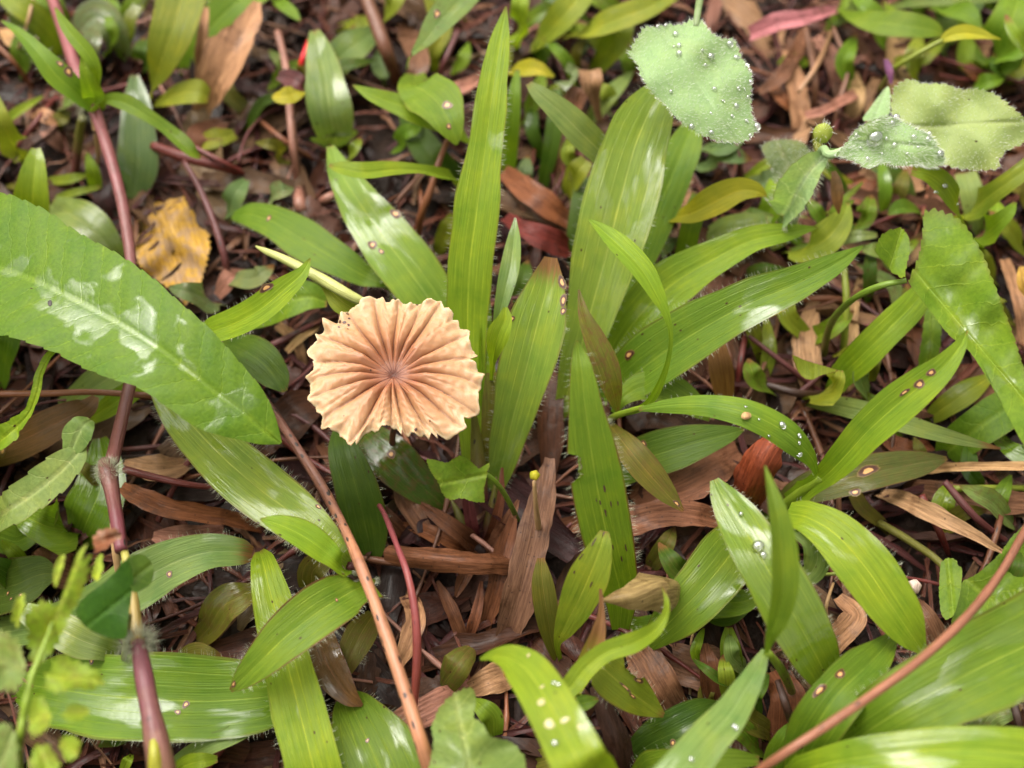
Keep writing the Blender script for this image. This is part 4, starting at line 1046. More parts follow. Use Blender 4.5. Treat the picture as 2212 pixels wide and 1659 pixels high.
def budmesh(parent, px, py, z, rx, tint, name, el=1.15):
    c = un(px, py, z); r = rx * ((c - CAM) @ FWD) / FPX
    V = []; F = []; lc = []
    for i in range(11):
        th = math.pi * i / 10
        for k in range(16):
            a = 2*math.pi*k/16; rr = math.sin(th) * (1 + .10 * math.cos(5*a) * math.sin(th)) * (1 - .2 * math.cos(th))
            V.append(c + r * np.array([rr*math.cos(a), rr*math.sin(a), el*math.cos(th)])); lc.append((0, i/10, 0))
    for i in range(10):
        for k in range(16): F.append((i*16+k, (i+1)*16+k, (i+1)*16+(k+1) % 16, i*16+(k+1) % 16))
    V = np.array(V)
    o = new_obj(name, V, F, M['broad'], base_of(parent, c), parent, lc, (V - c) * 1000)
    props(o, tint=list(TINT[tint]), wet=.1, rim=0., tip=0., speck=0., mottle=0.)
    return o, V, c
bo, bv, bc = budmesh(f2, 1778, 286, 56, 20, 'yellow', 'bud')
props(bo, tint=[.34, .38, .08], plain=1.)
rs = np.random.default_rng(3); ii = rs.integers(0, len(bv), 70)
hv, hf = hair_mesh(bv[ii], nrmz(bv[ii] - bc), .0013, .00003, rs)
new_obj('fuzz', hv, hf, M['fuzz'], BASE[f2.name], bo, smooth=False)['kind'] = 'stuff'
blade(f2, 'brown', [(1812,462,30,2),(1808,430,33,12),(1806,395,35,12),(1800,370,36,5)], name='bract', fold=.4, mottle=.8, tip=.6)
for l, lst, lab, gr in ((R1, ((1461,73,7),(1466,97,6),(1456,97,3),(1468,120,7),(1533,125,9),(1523,142,5),(1573,100,9),(1591,123,7),(1618,138,5),(1622,150,4),(1620,178,6),(1543,193,6),(1449,197,4),(1606,190,3),(1592,190,4),(1563,218,4),(1588,230,7),(1536,243,3),(1493,273,6),(1536,288,7),(1632,277,8),(1421,60,5),(1613,213,5),(1515,110,3),(1580,250,4),(1607,262,5),(1620,296,5),(1438,52,4)),
                         'clear dew drop on the downy pale green leaf', 'dew drops on the downy leaf'),
                        (S5b, ((1936,254,8),(1926,266,6),(1974,297,6),(2009,286,5),(2026,334,9),(2001,303,7),(1932,313,7),(1872,345,6),(1849,292,6),(1905,330,4),(1960,330,4),(1985,318,4),(1860,320,4),(1915,300,4)),
                         'clear drop on the folded woolly leaf by the bud', 'drops on the folded woolly leaf')):
    for x, y, r in lst: drop(l, x, y, r, lab, gr)
drop(S5b, 1889, 298, 19, 'largest round water drop on the folded woolly leaf by the bud', 'drops on the folded woolly leaf')

# ================================================================ toothed violet leaves
v1 = plant('violet_plant', 'long toothed heart-shaped violet leaf, wet along its midrib, on a bent stalk', 'weed', 1778, 800, 0)
VI = poly(v1, 'mid', [(1957,606),(1975,575),(1985,545),(1992,500),(1993,450),(2020,447),(2060,460),(2085,482),(2105,512),(2125,547),(2142,592),(2160,640),(2190,720),(2215,800),(2240,900),(2240,1000),(2212,965),(2180,905),(2130,812),(2092,755),(2050,728),(1985,642)], (2085,715), 47, grad=(2, 1), bowl=.25, fold=4, serr=.04, teeth=22, axis=(.65,.76), wet=.62, rip=1.1, n=300, rings=20, rim=.25, speck=.02, smooth=2)
poly(v1, 'mid', [(1955,606),(1925,590),(1912,570),(1888,545),(1890,528),(1905,503),(1925,493),(1950,489),(1966,515),(1968,540),(1958,580)], (1932,545), 49, grad=(-3,-3), fold=8, serr=.08, teeth=17, axis=(.3,-1), wet=.5, rip=.8, n=110, rim=.25)
tube(v1, 'olive', [(1778,800,0,8),(1782,745,12,8),(1800,690,24,8),(1845,645,38,7),(1900,618,45,7),(1958,606,47,6)], name='leaf_stalk', tint2='mid', speck=0)
v2 = plant('violet_plant', 'small ragged toothed leaf standing just in front of the mushroom', 'weed', 1135, 1165, 0)
poly(v2, 'mid', [(916,988),(946,994),(966,1000),(986,984),(1003,981),(1026,1003),(1040,1014),(1053,1000),(1061,999),(1056,1015),(1050,1040),(1046,1063),(1050,1087),(1026,1086),(996,1076),(976,1083),(956,1073),(946,1043),(926,1016)], (998,1035), 36, grad=(-2,-6), serr=.06, teeth=8, axis=(-1,.2), wet=.3, rip=1.0, n=130, rim=.25, mottle=.12)
tube(v2, 'mid', [(1130,1150,0,6),(1105,1095,18,6),(1078,1050,30,6),(1045,1022,35,5),(1000,1020,35,2.5)], name='leaf_stalk', speck=0)
v3 = plant('violet_plant', 'pale veined violet leaf lying half under the thin curved twig', 'weed', 2120, 1300, 0)
poly(v3, 'mid', [(2075,1255),(2110,1240),(2150,1205),(2200,1140),(2260,1110),(2260,1380),(2160,1405),(2090,1405),(2058,1390),(2052,1345),(2070,1290)], (2150,1300), 14, grad=(3,0), serr=.03, axis=(.8,.6), wet=.3, rip=1.2, n=120, spots=((2072,1368,10,1.6),))
poly(v3, 'mid', [(2030,1225),(2033,1212),(2050,1202),(2067,1208),(2070,1222),(2080,1226),(2076,1280),(2062,1330),(2045,1342),(2032,1330),(2027,1280)], (2054,1270), 20, grad=(3,0), serr=.05, teeth=11, axis=(.1,1), wet=.15, n=90)
tube(v3, 'olive', [(1900,1130,6,9),(1960,1165,10,9),(2030,1215,15,8),(2060,1260,17,5)], name='leaf_stalk', speck=0)
v4 = plant('broadleaf_weed', 'pale crinkled toothed leaf rising at the foot of the orange twig', 'weed', 1010, 1720, 0)
poly(v4, 'pale', [(900,1720),(925,1659),(936,1605),(929,1570),(945,1530),(968,1502),(1003,1482),(1026,1486),(1029,1520),(1018,1546),(1043,1560),(1060,1592),(1110,1600),(1140,1640),(1140,1720)], (1010,1640), 42, grad=(0,2), serr=.05, teeth=12, axis=(-.2,-1), wet=.6, rip=1.6, n=170)

# ================================================================ lacy weed and folded leaf, near left corner
TINT['fresh'] = (.19, .27, .022)
lw = plant('lacy_weed', 'ragged lime weed with brown scorched leaf edges', 'weed', 45, 1720, 0)
LW = dict(mat='broad', serr=.24, teeth=24, wet=.15, rip=1.2, mottle=.35, speck=.1, n=110, rings=9)
poly(lw, 'fresh', [(45,1350),(60,1302),(95,1290),(128,1306),(148,1290),(158,1235),(178,1162),(198,1172),(200,1230),(186,1272),(168,1305),(146,1350),(130,1392),(108,1420),(80,1450),(60,1430),(54,1380)], (110,1350), 62, grad=(0,-4), axis=(.4,-1), **LW)
poly(lw, 'fresh', [(83,1475),(105,1435),(130,1405),(170,1425),(215,1445),(235,1475),(215,1492),(150,1494),(110,1502)], (150,1462), 64, grad=(-2,-2), axis=(1,.1), **LW)
poly(lw, 'pale', [(-20,1350),(40,1370),(56,1420),(62,1460),(36,1505),(-20,1490)], (15,1430), 63, axis=(-1,-.4), **LW)
poly(lw, 'pale', [(-20,1555),(30,1558),(42,1600),(40,1700),(-20,1700)], (10,1625), 62, axis=(-.4,1), **LW)
poly(lw, 'fresh', [(58,1530),(80,1498),(100,1505),(116,1560),(98,1580),(62,1602)], (85,1550), 63, axis=(1,-.4), **LW)
poly(lw, 'fresh', [(55,1700),(66,1612),(102,1598),(130,1640),(142,1700)], (95,1650), 63, axis=(.3,1), **LW)
poly(lw, 'fresh', [(112,1262),(116,1225),(128,1196),(145,1186),(140,1215),(126,1262),(120,1270)], (126,1230), 65, axis=(.3,-1), **LW)
poly(lw, 'rust', [(200,1196),(200,1150),(225,1138),(258,1140),(268,1160),(240,1180),(215,1196)], (228,1165), 60, axis=(1,-.3), **{**LW, 'mat': 'dead'})
poly(lw, 'fresh', [(20,1335),(35,1290),(52,1275),(58,1300),(50,1335),(38,1360)], (40,1315), 64, axis=(.2,-1), **LW)
poly(lw, 'fresh', [(130,1540),(150,1515),(185,1520),(200,1540),(170,1560),(140,1562)], (165,1540), 60, axis=(1,0), **LW)
poly(lw, 'fresh', [(120,1600),(150,1580),(178,1600),(170,1640),(140,1650)], (150,1615), 60, axis=(1,.5), **LW)
poly(lw, 'fresh', [(196,1250),(205,1205),(222,1190),(226,1225),(212,1262)], (211,1228), 58, axis=(.2,-1), **LW)
tube(lw, 'lime', [(45,1720,0,9),(40,1620,54,9),(52,1540,61,9),(66,1470,62,8),(85,1420,62,6),(115,1340,62,3)], name='stalk', speck=.1)
fl = plant('broadleaf_weed', 'smooth dark green folded leaf leaning on the purple runner', 'weed', 262, 1440, 0)
poly(fl, 'deep', [(160,1325),(176,1294),(240,1246),(275,1202),(290,1240),(284,1290),(276,1340),(274,1382),(238,1380),(190,1360)], (240,1310), 50, grad=(1,-3), axis=(1,-.8), wet=0, rip=.5, n=100, rings=9)
props(LAST[0], tint=[.030, .085, .006])
poly(fl, 'dark', [(270,1210),(285,1198),(310,1196),(328,1214),(334,1240),(325,1265),(297,1281),(284,1278)], (303,1238), 51, grad=(-4,0), axis=(1,-.8), wet=.1, rip=.4, n=70, rings=8)
tube(fl, 'olive', [(264,1445,0,6),(270,1400,30,6),(280,1330,48,5)], name='leaf_stalk')

# ================================================================ single blades and small plants
def gb(tint, path, label, **kw):
    return blade(None, tint, path, name='grass_shoot', label=label, cat=GB, **kw)
gb('warm', [(400,-40,34,50),(385,20,33,52),(366,80,30,46),(345,140,24,32),(328,190,15,12),(322,225,4,6)], 'broad yellowish blade standing next to the curled tan dead leaf', fold=.14, wet=.3)
gb('mid', [(580,-40,22,34),(520,0,22,40),(465,50,18,42),(420,110,12,34),(395,165,4,14)], 'green blade half hidden behind the curled tan dead leaf', fold=.14, wet=.3)
gb('warm', [(452,208,18,14),(430,198,20,27),(390,202,18,28),(350,216,13,16),(322,234,4,6)], 'short blunt yellow green blade below the curled tan dead leaf', fold=.15, wet=.1)
gb('blue', [(290,162,20,9),(294,220,19,28),(298,290,16,38),(298,360,12,42),(288,430,5,22)], 'pale bluish blade lying just right of the purple runner', fold=.1, wet=.7)
gb('lime', [(78,320,32,9),(76,350,32,20),(72,395,30,30),(70,440,26,36),(75,520,14,30),(85,600,3,16)], 'upright lime blade poking up behind the very large wet leaf', fold=.25, wet=.5)
gb('warm', [(-30,200,28,20),(0,255,26,20),(22,300,20,18),(45,340,10,10),(60,370,2,5)], 'yellow green blade slanting down beside the lime blade behind the large leaf', fold=.2, wet=.1)
gb('grey', [(170,70,16,22),(205,36,18,38),(240,60,17,30),(258,100,12,22),(268,138,3,16)], 'crumpled grey green dying blade behind the runner tip', fold=.3, wet=.6, mottle=.35)
gb('warm', [(-10,-30,24,16),(40,10,24,24),(85,45,20,26),(120,90,12,20),(142,135,3,7)], 'yellowish blade crossing behind the pink runner top', fold=.2, wet=.2)
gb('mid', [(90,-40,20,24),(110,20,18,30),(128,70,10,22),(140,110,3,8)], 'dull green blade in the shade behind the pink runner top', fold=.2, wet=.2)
gb('pale', [(105,440,8,20),(150,462,13,42),(195,492,14,42),(235,535,10,28),(262,580,3,14)], 'pale grey green blade slipping under the very large wet leaf', fold=.1, wet=.8)
gb('warm', [(508,290,9,12),(470,298,11,22),(430,310,9,17),(408,318,3,6)], 'stubby yellow green blade beside the red brown needles', fold=.15)
gb('blue', [(532,388,12,8),(512,412,13,22),(496,445,10,22),(484,470,3,7)], 'small oval bluish leaf near the yellow dead leaf', fold=.2, wet=.4)
gb('olive', [(148,238,8,6),(126,262,9,19),(106,296,3,9)], 'small olive blade under the runner knot', fold=.2)
gb('warm', [(216,404,10,5),(170,414,11,9),(130,425,8,9),(104,432,2,5)], 'thin yellow green blade lying flat left of the runner', fold=.2)
gb('lime', [(188,330,14,3),(200,370,12,14),(208,410,6,12),(205,430,2,6)], 'small bent lime blade against the purple runner', fold=.3)
gb('pale', [(680,66,28,10),(690,110,28,28),(702,170,27,40),(712,235,24,48),(722,290,16,34),(728,325,3,8)], 'pale folded blade standing beside the bright red thread', fold=.3, wet=.6)
gb('pale', [(818,62,14,12),(790,80,16,28),(755,105,16,38),(720,140,12,34),(700,180,3,18)], 'pale blade leaning behind the folded blade by the red thread', fold=.12, wet=.5)
gb('blue', [(816,106,13,3),(822,130,13,20),(827,155,12,20),(829,176,10,3),(832,190,2,2)], 'small oval bluish seedling leaf against the dark brown twig', fold=.15, wet=.2)
gb('lime', [(762,184,36,2),(800,203,36,14),(850,222,35,23),(900,240,34,31),(950,258,32,32),(1000,285,26,28),(1030,330,10,14)], 'bright lime pointed blade reaching out left of the tallest blade', fold=.2, wet=.1)
gb('mid', [(986,313,36,3),(980,290,38,22),(966,255,40,42),(945,220,40,58),(915,195,38,52),(895,182,34,36),(900,150,5,14)], 'bent blade with two brown eye spots crossing the lime pointed blade', rev=True, fold=.15, wet=.15, spots=((969,230,12,1.0),(970,274,7,.9)), tip=.0)
gb('lime', [(711,357,38,4),(735,364,38,15),(785,372,38,21),(850,366,36,17),(905,366,34,12),(950,376,30,15),(990,388,22,14),(1010,420,4,8)], 'thin horizontal lime blade above the pale spotted blade', fold=.35, wet=.1, roll=.2)
gb('mid', [(502,466,12,8),(535,462,16,26),(590,480,20,36),(660,520,22,44),(730,562,22,38),(790,598,20,24),(838,622,18,3),(850,660,3,3)], 'green blade with a brown tip running towards the rolled yellow leaf', rev=True, fold=.12, wet=.25, hairs=1.4, rim=.4, spots=((580,470,7,1),))
gb('pale', [(1020,-30,40,34),(985,10,41,36),(945,52,41,28),(912,95,40,14),(884,126,38,2),(880,150,4,2)], 'pale speckled blade hanging down beside the tallest blade', rev=True, fold=.2, wet=.3, speck=.5, mottle=.15, spots=((941,30,8,1.5),))
gb('mid', [(648,45,22,3),(632,28,22,12),(605,5,20,14),(585,-30,8,10)], 'small green blade tip over the dark red litter', fold=.2)
gb('warm', [(862,-30,20,24),(845,5,18,24),(828,40,10,16),(820,60,3,8)], 'yellowish blade beside the dark brown twig', fold=.2, wet=.3)
gb('warm', [(805,38,10,8),(770,48,12,14),(735,58,6,10),(715,70,2,5)], 'thin yellowish blade lying across the dark red litter', fold=.2)
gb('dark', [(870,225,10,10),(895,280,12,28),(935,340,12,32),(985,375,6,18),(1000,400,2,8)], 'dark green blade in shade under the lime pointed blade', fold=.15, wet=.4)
gb('warm', [(980,462,13,8),(970,490,12,20),(952,530,6,18),(945,555,2,6)], 'small yellow olive leaf left of the tallest blade', fold=.15, mottle=.3)
gb('pale', [(1142,180,48,7),(1165,203,48,19),(1210,242,46,30),(1258,290,42,36),(1300,335,35,32),(1320,400,18,18),(1318,470,4,8)], 'pale blunt blade leaning onto the broadest glossy blade', fold=.2, wet=.2)
gb('yellow', [(1656,424,32,2),(1635,412,33,16),(1595,412,33,26),(1545,435,31,32),(1495,460,27,24),(1450,472,20,12),(1430,500,3,6)], 'bright yellow green leaf with a boat-shaped fold right of the broad blades', fold=.3, wet=.1, rim=.05)
gb('mid', [(1512,420,25,16),(1500,460,24,22),(1488,510,20,22),(1475,570,10,20),(1465,620,2,10)], 'green blade standing in front of the bright yellow green leaf', fold=.1, wet=.1)
gb('lime', [(1128,-30,30,18),(1122,20,28,20),(1114,70,18,16),(1110,110,3,8)], 'lime blade rising straight behind the tallest blade', fold=.2, wet=.2)
gb('warm', [(1270,-40,26,24),(1245,0,26,32),(1205,45,22,34),(1165,85,14,26),(1138,120,3,10)], 'yellow green blade arching away behind the tallest blade', fold=.2, wet=.4)
gb('warm', [(1470,-25,30,18),(1400,15,30,26),(1330,42,27,30),(1265,66,20,22),(1215,82,5,10)], 'long yellowish blade leading to the downy leaf', fold=.2, wet=.35)
gb('warm', [(1360,20,24,14),(1335,75,22,30),(1305,120,14,30),(1275,162,4,12)], 'short yellowish blade under the long yellowish blade', fold=.15, wet=.2)
gb('yellow', [(1197,166,24,3),(1165,150,25,16),(1130,148,23,24),(1095,156,14,22),(1080,170,3,12)], 'yellow curled leaf end touching the tallest blade', fold=.3, rev=True)
gb('grey', [(1272,92,14,6),(1250,108,14,16),(1228,132,6,10),(1220,145,2,5)], 'small grey green leaf under the yellowish blades', fold=.2)
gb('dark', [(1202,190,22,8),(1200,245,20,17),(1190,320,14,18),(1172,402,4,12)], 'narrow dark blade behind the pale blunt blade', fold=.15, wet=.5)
gb('warm', [(1268,345,20,16),(1245,375,18,24),(1228,415,8,18),(1222,440,2,8)], 'yellow green blade stub wedged left of the broadest glossy blade', fold=.2)
gb('grey', [(1242,146,22,7),(1232,165,22,17),(1225,190,12,12),(1222,220,2,5)], 'small grey green rounded leaf by the pale dead scrap', fold=.3)
gb('mid', [(1118,150,30,5),(1110,210,28,15),(1104,290,20,18),(1098,360,8,16),(1096,400,2,8)], 'green blade squeezed against the right side of the tallest blade', fold=.1, wet=.2)
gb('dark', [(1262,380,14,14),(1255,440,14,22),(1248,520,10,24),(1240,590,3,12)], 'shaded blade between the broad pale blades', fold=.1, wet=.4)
gb('mid', [(2040,76,28,3),(2015,64,29,20),(1960,55,29,28),(1890,46,26,28),(1835,30,20,18),(1800,15,4,6)], 'horizontal green blade below the pink stalk at the far edge', fold=.12, wet=.35)
gb('mid', [(2118,64,24,3),(2095,35,25,20),(2055,18,22,28),(2015,16,12,16),(1995,10,3,6)], 'curved green blade touching the small yellow leaf', fold=.2, wet=.3)
gb('pale', [(2160,-8,20,12),(2080,-2,20,14),(1980,5,16,12),(1900,24,6,8),(1880,30,2,5)], 'thin pale blade lying along the far edge', fold=.2)
gb('mid', [(2205,-20,30,30),(2190,30,29,40),(2165,80,24,40),(2140,125,14,26),(2125,165,3,10)], 'broad green blade at the far corner', fold=.15, wet=.2)
gb('mid', [(2240,85,26,22),(2200,105,24,24),(2160,130,14,20),(2125,158,3,9)], 'green blade crossing low at the far corner', fold=.15)
gb('lime', [(2173,32,40,3),(2184,60,40,12),(2205,90,38,18),(2235,130,30,20),(2260,190,4,10)], 'lime pointed blade with orange tip at the far corner', fold=.25, rev=False, tip=.08)
S7 = gb('lime', [(1970,366,42,14),(2010,376,42,22),(2045,405,40,26),(2068,445,34,22),(2078,485,22,14),(2080,530,3,8)], 'lime blade bending down below the folded woolly leaf', fold=.12, wet=.2)
gb('warm', [(2240,345,34,18),(2200,378,33,20),(2145,418,28,20),(2095,456,18,16),(2060,485,4,10)], 'yellow green blade running up to the edge below the woolly leaf', fold=.15)
gb('lime', [(2193,437,34,3),(2178,460,34,13),(2145,490,30,18),(2110,520,20,14),(2092,545,3,6)], 'small lime pointed blade behind the violet leaf', fold=.3)
gb('pale', [(2085,372,16,22),(2098,415,15,26),(2112,470,10,26),(2120,510,3,14)], 'pale flat blade under the woolly leaf', fold=.1, wet=.1)
gb('mid', [(1918,464,20,3),(1940,450,21,15),(1970,448,18,18),(1998,468,5,10)], 'small green leaf left of the lime bent blade', fold=.2, rev=False)
gb('warm', [(1832,438,26,5),(1815,480,26,26),(1780,520,24,36),(1735,540,18,28),(1700,545,4,10)], 'yellow green leaf with a sharp fold below the woolly stalk', fold=.3, wet=.15)
gb('pale', [(1895,508,18,6),(1850,510,18,14),(1800,522,12,14),(1770,530,3,6)], 'thin pale blade left of the violet leaf', fold=.2)
gb('pale', [(1660,480,20,20),(1610,490,20,32),(1560,500,16,30),(1510,530,6,16)], 'pale wet blade behind the pointed lime blade', fold=.1, wet=.8)
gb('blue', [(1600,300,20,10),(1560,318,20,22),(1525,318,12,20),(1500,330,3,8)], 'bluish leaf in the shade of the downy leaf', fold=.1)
gb('lime', [(1995,630,32,22),(1965,665,32,30),(1915,715,30,32),(1860,770,24,30),(1815,815,14,16),(1790,850,3,8)], 'straight lime blade passing under the violet leaf', fold=.2, wet=.1)
gb('mid', [(2015,655,22,14),(2012,720,20,20),(2003,790,14,20),(1990,860,4,12)], 'toothed narrow leaf hanging under the violet leaf', mat='broad', serr=.12, teeth=2.5, fold=.1)
gb('pale', [(2162,969,18,2),(2100,956,19,10),(2030,938,20,17),(1950,915,20,21),(1860,888,17,23),(1780,872,10,18),(1740,868,3,8)], 'long pale blade with a brown tip lying under the lime spotted blade', fold=.2, wet=.3, tip=.12)
gb('mid', [(2220,860,16,30),(2170,885,17,40),(2110,925,15,38),(2055,965,8,26),(2030,990,2,10)], 'dull green leaf on the litter below the violet leaf', fold=.1, wet=.3, mat='broad')
gb('warm', [(2140,812,10,8),(2090,846,12,24),(2040,880,9,20),(2000,908,3,8)], 'olive green leaf on the litter beside the lime spotted blade', fold=.1)
gb('mid', [(2240,960,14,14),(2215,985,14,22),(2170,960,12,16),(2150,930,3,8)], 'wet green leaf under the tip of the violet leaf', fold=.15, wet=.9)
CU = gb('warm', [(1815,800,26,5),(1812,818,26,14),(1796,838,22,22),(1770,850,14,24),(1748,862,3,14)], 'yellow green leaf stub with a rolled torn top', fold=.2, wet=.1)
poly(CU.o, 'warm', [(1708,765),(1722,770),(1735,777),(1780,790),(1815,800),(1795,806),(1772,812),(1755,822),(1735,818),(1722,802)], (1760,797), 29, grad=(0,-4), name='rolled_top', mat='grass', serr=.04, n=60, rings=6, rip=.6, rim=.8)
gb('warm', [(1535,700,22,6),(1548,750,22,20),(1558,805,18,27),(1566,860,10,20),(1570,900,2,10)], 'yellow green blade standing in the dark gap right of the long blades', fold=.15, wet=.1, tip=-.1)
gb('dark', [(1607,927,20,3),(1570,938,21,20),(1500,956,21,38),(1420,980,18,46),(1360,1000,12,36),(1330,1020,3,14)], 'dark green blade with a yellow scar lying behind the small olive blade', fold=.1, wet=.3, rim=.3, spots=((1390,956,8,1),))
gb('yellow', [(1695,668,22,3),(1670,672,22,10),(1640,682,20,12),(1600,700,10,10),(1580,730,2,5)], 'small pale blade end under the long dark blade', fold=.3)
gb('lime', [(670,558,46,2),(652,590,46,15),(612,626,44,28),(560,668,41,33),(500,700,37,33),(440,722,32,28),(400,745,20,16),(380,790,3,8)], 'smooth green blade pointing up across the rolled yellow leaf', fold=.15, wet=.1, hairs=1.0, rim=.1, spots=((572,617,9,1.8),))
rl = tube(None, 'straw', [(553,532,40,2),(575,543,41,7),(610,558,42,9),(660,584,42,11),(710,612,42,12),(755,638,41,12),(790,658,38,10),(820,700,20,6),(835,740,3,5)], name='rolled_leaf', label='pale yellow rolled leaf pointing at the mushroom cap', cat='leaf', speck=.0)
props(rl.o, tint=[.36, .38, .12], tint2=[.24, .30, .06])
blade(rl.o, 'warm', [(688,600,41,3),(712,624,40,16),(740,652,39,28),(775,672,37,18)], name='flap', fold=.1, wet=.1)
gb('dark', [(616,846,24,5),(600,820,25,28),(560,778,25,40),(515,752,21,34),(478,740,10,16)], 'rounded dark green blade tucked under the very large wet leaf', fold=.15, wet=.35)
gb('mid', [(708,650,20,14),(670,640,22,32),(620,650,20,42),(575,678,12,28),(545,700,3,12)], 'wavy green leaf lying under the smooth pointing blade', mat='broad', fold=.2, wet=.2)
gb('mid', [(28,660,22,26),(18,740,20,25),(8,800,10,22),(0,840,3,12)], 'green blade hanging at the edge below the very large wet leaf', fold=.12, wet=.1)
tw = blade(None, 'lime', [(126,754,40,4),(108,768,40,10),(90,800,39,11),(78,850,37,12),(62,890,34,12),(35,920,31,20),(0,948,28,28),(-60,985,4,30)], name='twisted_leaf', mat='broad', serr=.16, teeth=3.0, fold=.3, roll=(-.6,.4), wet=.3, label='twisted toothed lime leaf below the very large wet leaf', cat='leaf', speck=.3)
gb('pale', [(320,765,16,24),(260,800,16,36),(190,845,13,38),(130,890,4,26)], 'pale blade lying low under the very large wet leaf', fold=.1, wet=.5)
gb('lime', [(345,795,20,16),(290,840,20,24),(230,880,16,24),(170,915,4,14)], 'lime blade lying low beside the purple runner', fold=.12, wet=.2)
gb('brown', [(206,856,20,8),(185,880,21,24),(120,915,20,36),(50,950,16,42),(-30,980,6,40)], 'olive brown dying blade below the twisted toothed leaf', fold=.1, wet=.3, mottle=.4, tip=.1, spots=((8,975,12,1.3),))
sw = plant('broadleaf_weed', 'light green toothed weed leaf with a rounded lobe beside the runner knot', 'weed', -60, 1180, 0)
blade(sw, 'pale', [(176,960,36,14),(160,985,36,30),(120,1025,35,40),(70,1065,34,42),(10,1105,32,40),(-60,1150,14,28)], name='leaf', mat='broad', serr=.12, teeth=4.5, fold=.12, wet=.45, speck=.5)
blade(sw, 'pale', [(196,906,38,10),(182,915,39,26),(166,940,38,33),(152,975,36,20)], name='leaf', mat='broad', serr=.08, teeth=4, fold=.1, wet=.2)
gb('mid', [(215,945,14,14),(222,1000,14,40),(215,1060,13,56),(190,1120,10,60),(170,1170,3,30)], 'very wet blade behind the runner knot', fold=.1, wet=1.0)
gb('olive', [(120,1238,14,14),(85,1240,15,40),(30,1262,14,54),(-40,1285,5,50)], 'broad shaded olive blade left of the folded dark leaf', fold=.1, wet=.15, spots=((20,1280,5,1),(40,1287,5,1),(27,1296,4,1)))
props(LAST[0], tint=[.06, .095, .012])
gb('pale', [(546,1196,20,12),(520,1192,22,26),(450,1192,24,38),(370,1218,24,50),(290,1262,22,56),(200,1315,18,48),(90,1350,12,36),(-20,1370,3,30)], 'broad pale blade with a brown tip crossing behind the runner', fold=.14, wet=.6, tip=.07, hairs=1.4, rim=.3, spots=((364,1241,7,1.2),))
gb('pale', [(50,1320,22,18),(110,1350,22,32),(180,1385,20,34),(245,1408,14,12),(262,1430,3,5)], 'pale wet blade under the ragged lime weed', rev=True, fold=.2, wet=.8)
gb('mid', [(640,1490,14,34),(560,1505,17,66),(450,1512,18,80),(330,1508,18,86),(210,1500,16,80),(100,1485,10,56),(40,1475,3,24)], 'very broad waxy blade lying across under the lower runner', fold=.08, wet=.62, hairs=1.6, rim=.4, nu=23, spots=((405,1521,8,1),(195,1424,8,1),(387,1539,5,1.6)))
gb('pale', [(570,1555,14,10),(520,1580,16,18),(450,1610,16,20),(385,1645,10,14),(360,1680,2,8)], 'pale narrow blade low beside the lower runner', fold=.2, wet=.1)
gb('lime', [(470,1640,16,6),(430,1645,17,16),(390,1660,12,16),(370,1700,2,8)], 'small lime blade against the foot of the lower runner', fold=.2)
gb('lime', [(285,1630,12,4),(275,1645,13,12),(265,1670,8,10),(260,1700,2,6)], 'tiny lime leaf in the dark gap left of the lower runner', fold=.2)
WW = gb('lime', [(1037,1424,44,3),(1062,1416,46,10),(1100,1420,49,24),(1140,1450,52,42),(1180,1510,55,50),(1220,1585,56,55),(1262,1670,55,60),(1310,1760,30,58)], 'yellow-spotted lime blade bending over at the foot of the scene front', fold=.1, wet=.3, rim=.05, tip=.0, speck=.1)
WW.o['label'] = 'lime blade with tan blisters and drops, bent over beside the crinkled leaf'
for (x, y, r) in ((1169,1516,10),(1221,1553,9),(1189,1563,13),(1256,1571,7),(1140,1417,5),(1170,1487,5)):
    leaf_spot(WW, x, y, r, .7, 'blister', 'blister')
LF = gb('mid', [(1388,1400,10,8),(1420,1370,16,26),(1470,1320,22,48),(1525,1262,25,60),(1575,1200,25,58),(1612,1140,18,34),(1640,1090,4,14)], 'wide green blade with a shrivelled tan tip behind the wet blade', rev=False, fold=.15, wet=.4, tip=.0, rim=.4, speck=.3)
tip_ = blade(LF.o, 'wood', [(1303,1296,36,5),(1325,1292,37,13),(1370,1284,37,25),(1415,1268,35,33),(1445,1262,31,34),(1465,1262,26,26)], name='shrivelled_tip', mat='dead', fold=-.5, curl=.5, wave=.15)
props(tip_.o, tint=[.20, .14, .055])
gb('mid', [(1640,1290,20,8),(1600,1300,21,26),(1555,1300,18,30),(1515,1290,8,20),(1495,1280,2,10)], 'green blade end under the wet blade', fold=.25, wet=.3)
gb('mid', [(1500,1330,14,10),(1440,1350,15,24),(1380,1362,12,22),(1340,1375,3,10)], 'green blade lying under the shrivelled tan tip', fold=.3, wet=.2)
gb('mid', [(1574,1355,16,8),(1576,1395,16,22),(1582,1440,11,22),(1590,1490,2,6)], 'small green blade in the gap left of the wet blade', fold=.3)
gb('dark', [(1560,1525,10,10),(1520,1548,13,36),(1460,1580,13,44),(1400,1610,8,36),(1350,1650,2,16)], 'dark blade with a ring-shaped scar lying low at the front', fold=.1, wet=.4, spots=((1452,1605,9,.8),), hairs=.6)
gb('mid', [(1640,1642,26,8),(1580,1640,28,20),(1500,1648,28,26),(1420,1665,20,26),(1370,1700,4,16)], 'green blade running along the front under the pale arching blade', fold=.15, wet=.2, hairs=.8)
gb('mid', [(1725,1560,18,10),(1700,1600,18,26),(1680,1650,12,30),(1670,1720,3,20)], 'green blade at the front between the arching blade and the thin twig', fold=.1)
pm = plant('pod_plant', 'small yellow lance-shaped leaf on a thin straight stalk', 'weed', 1895, 205, 0)
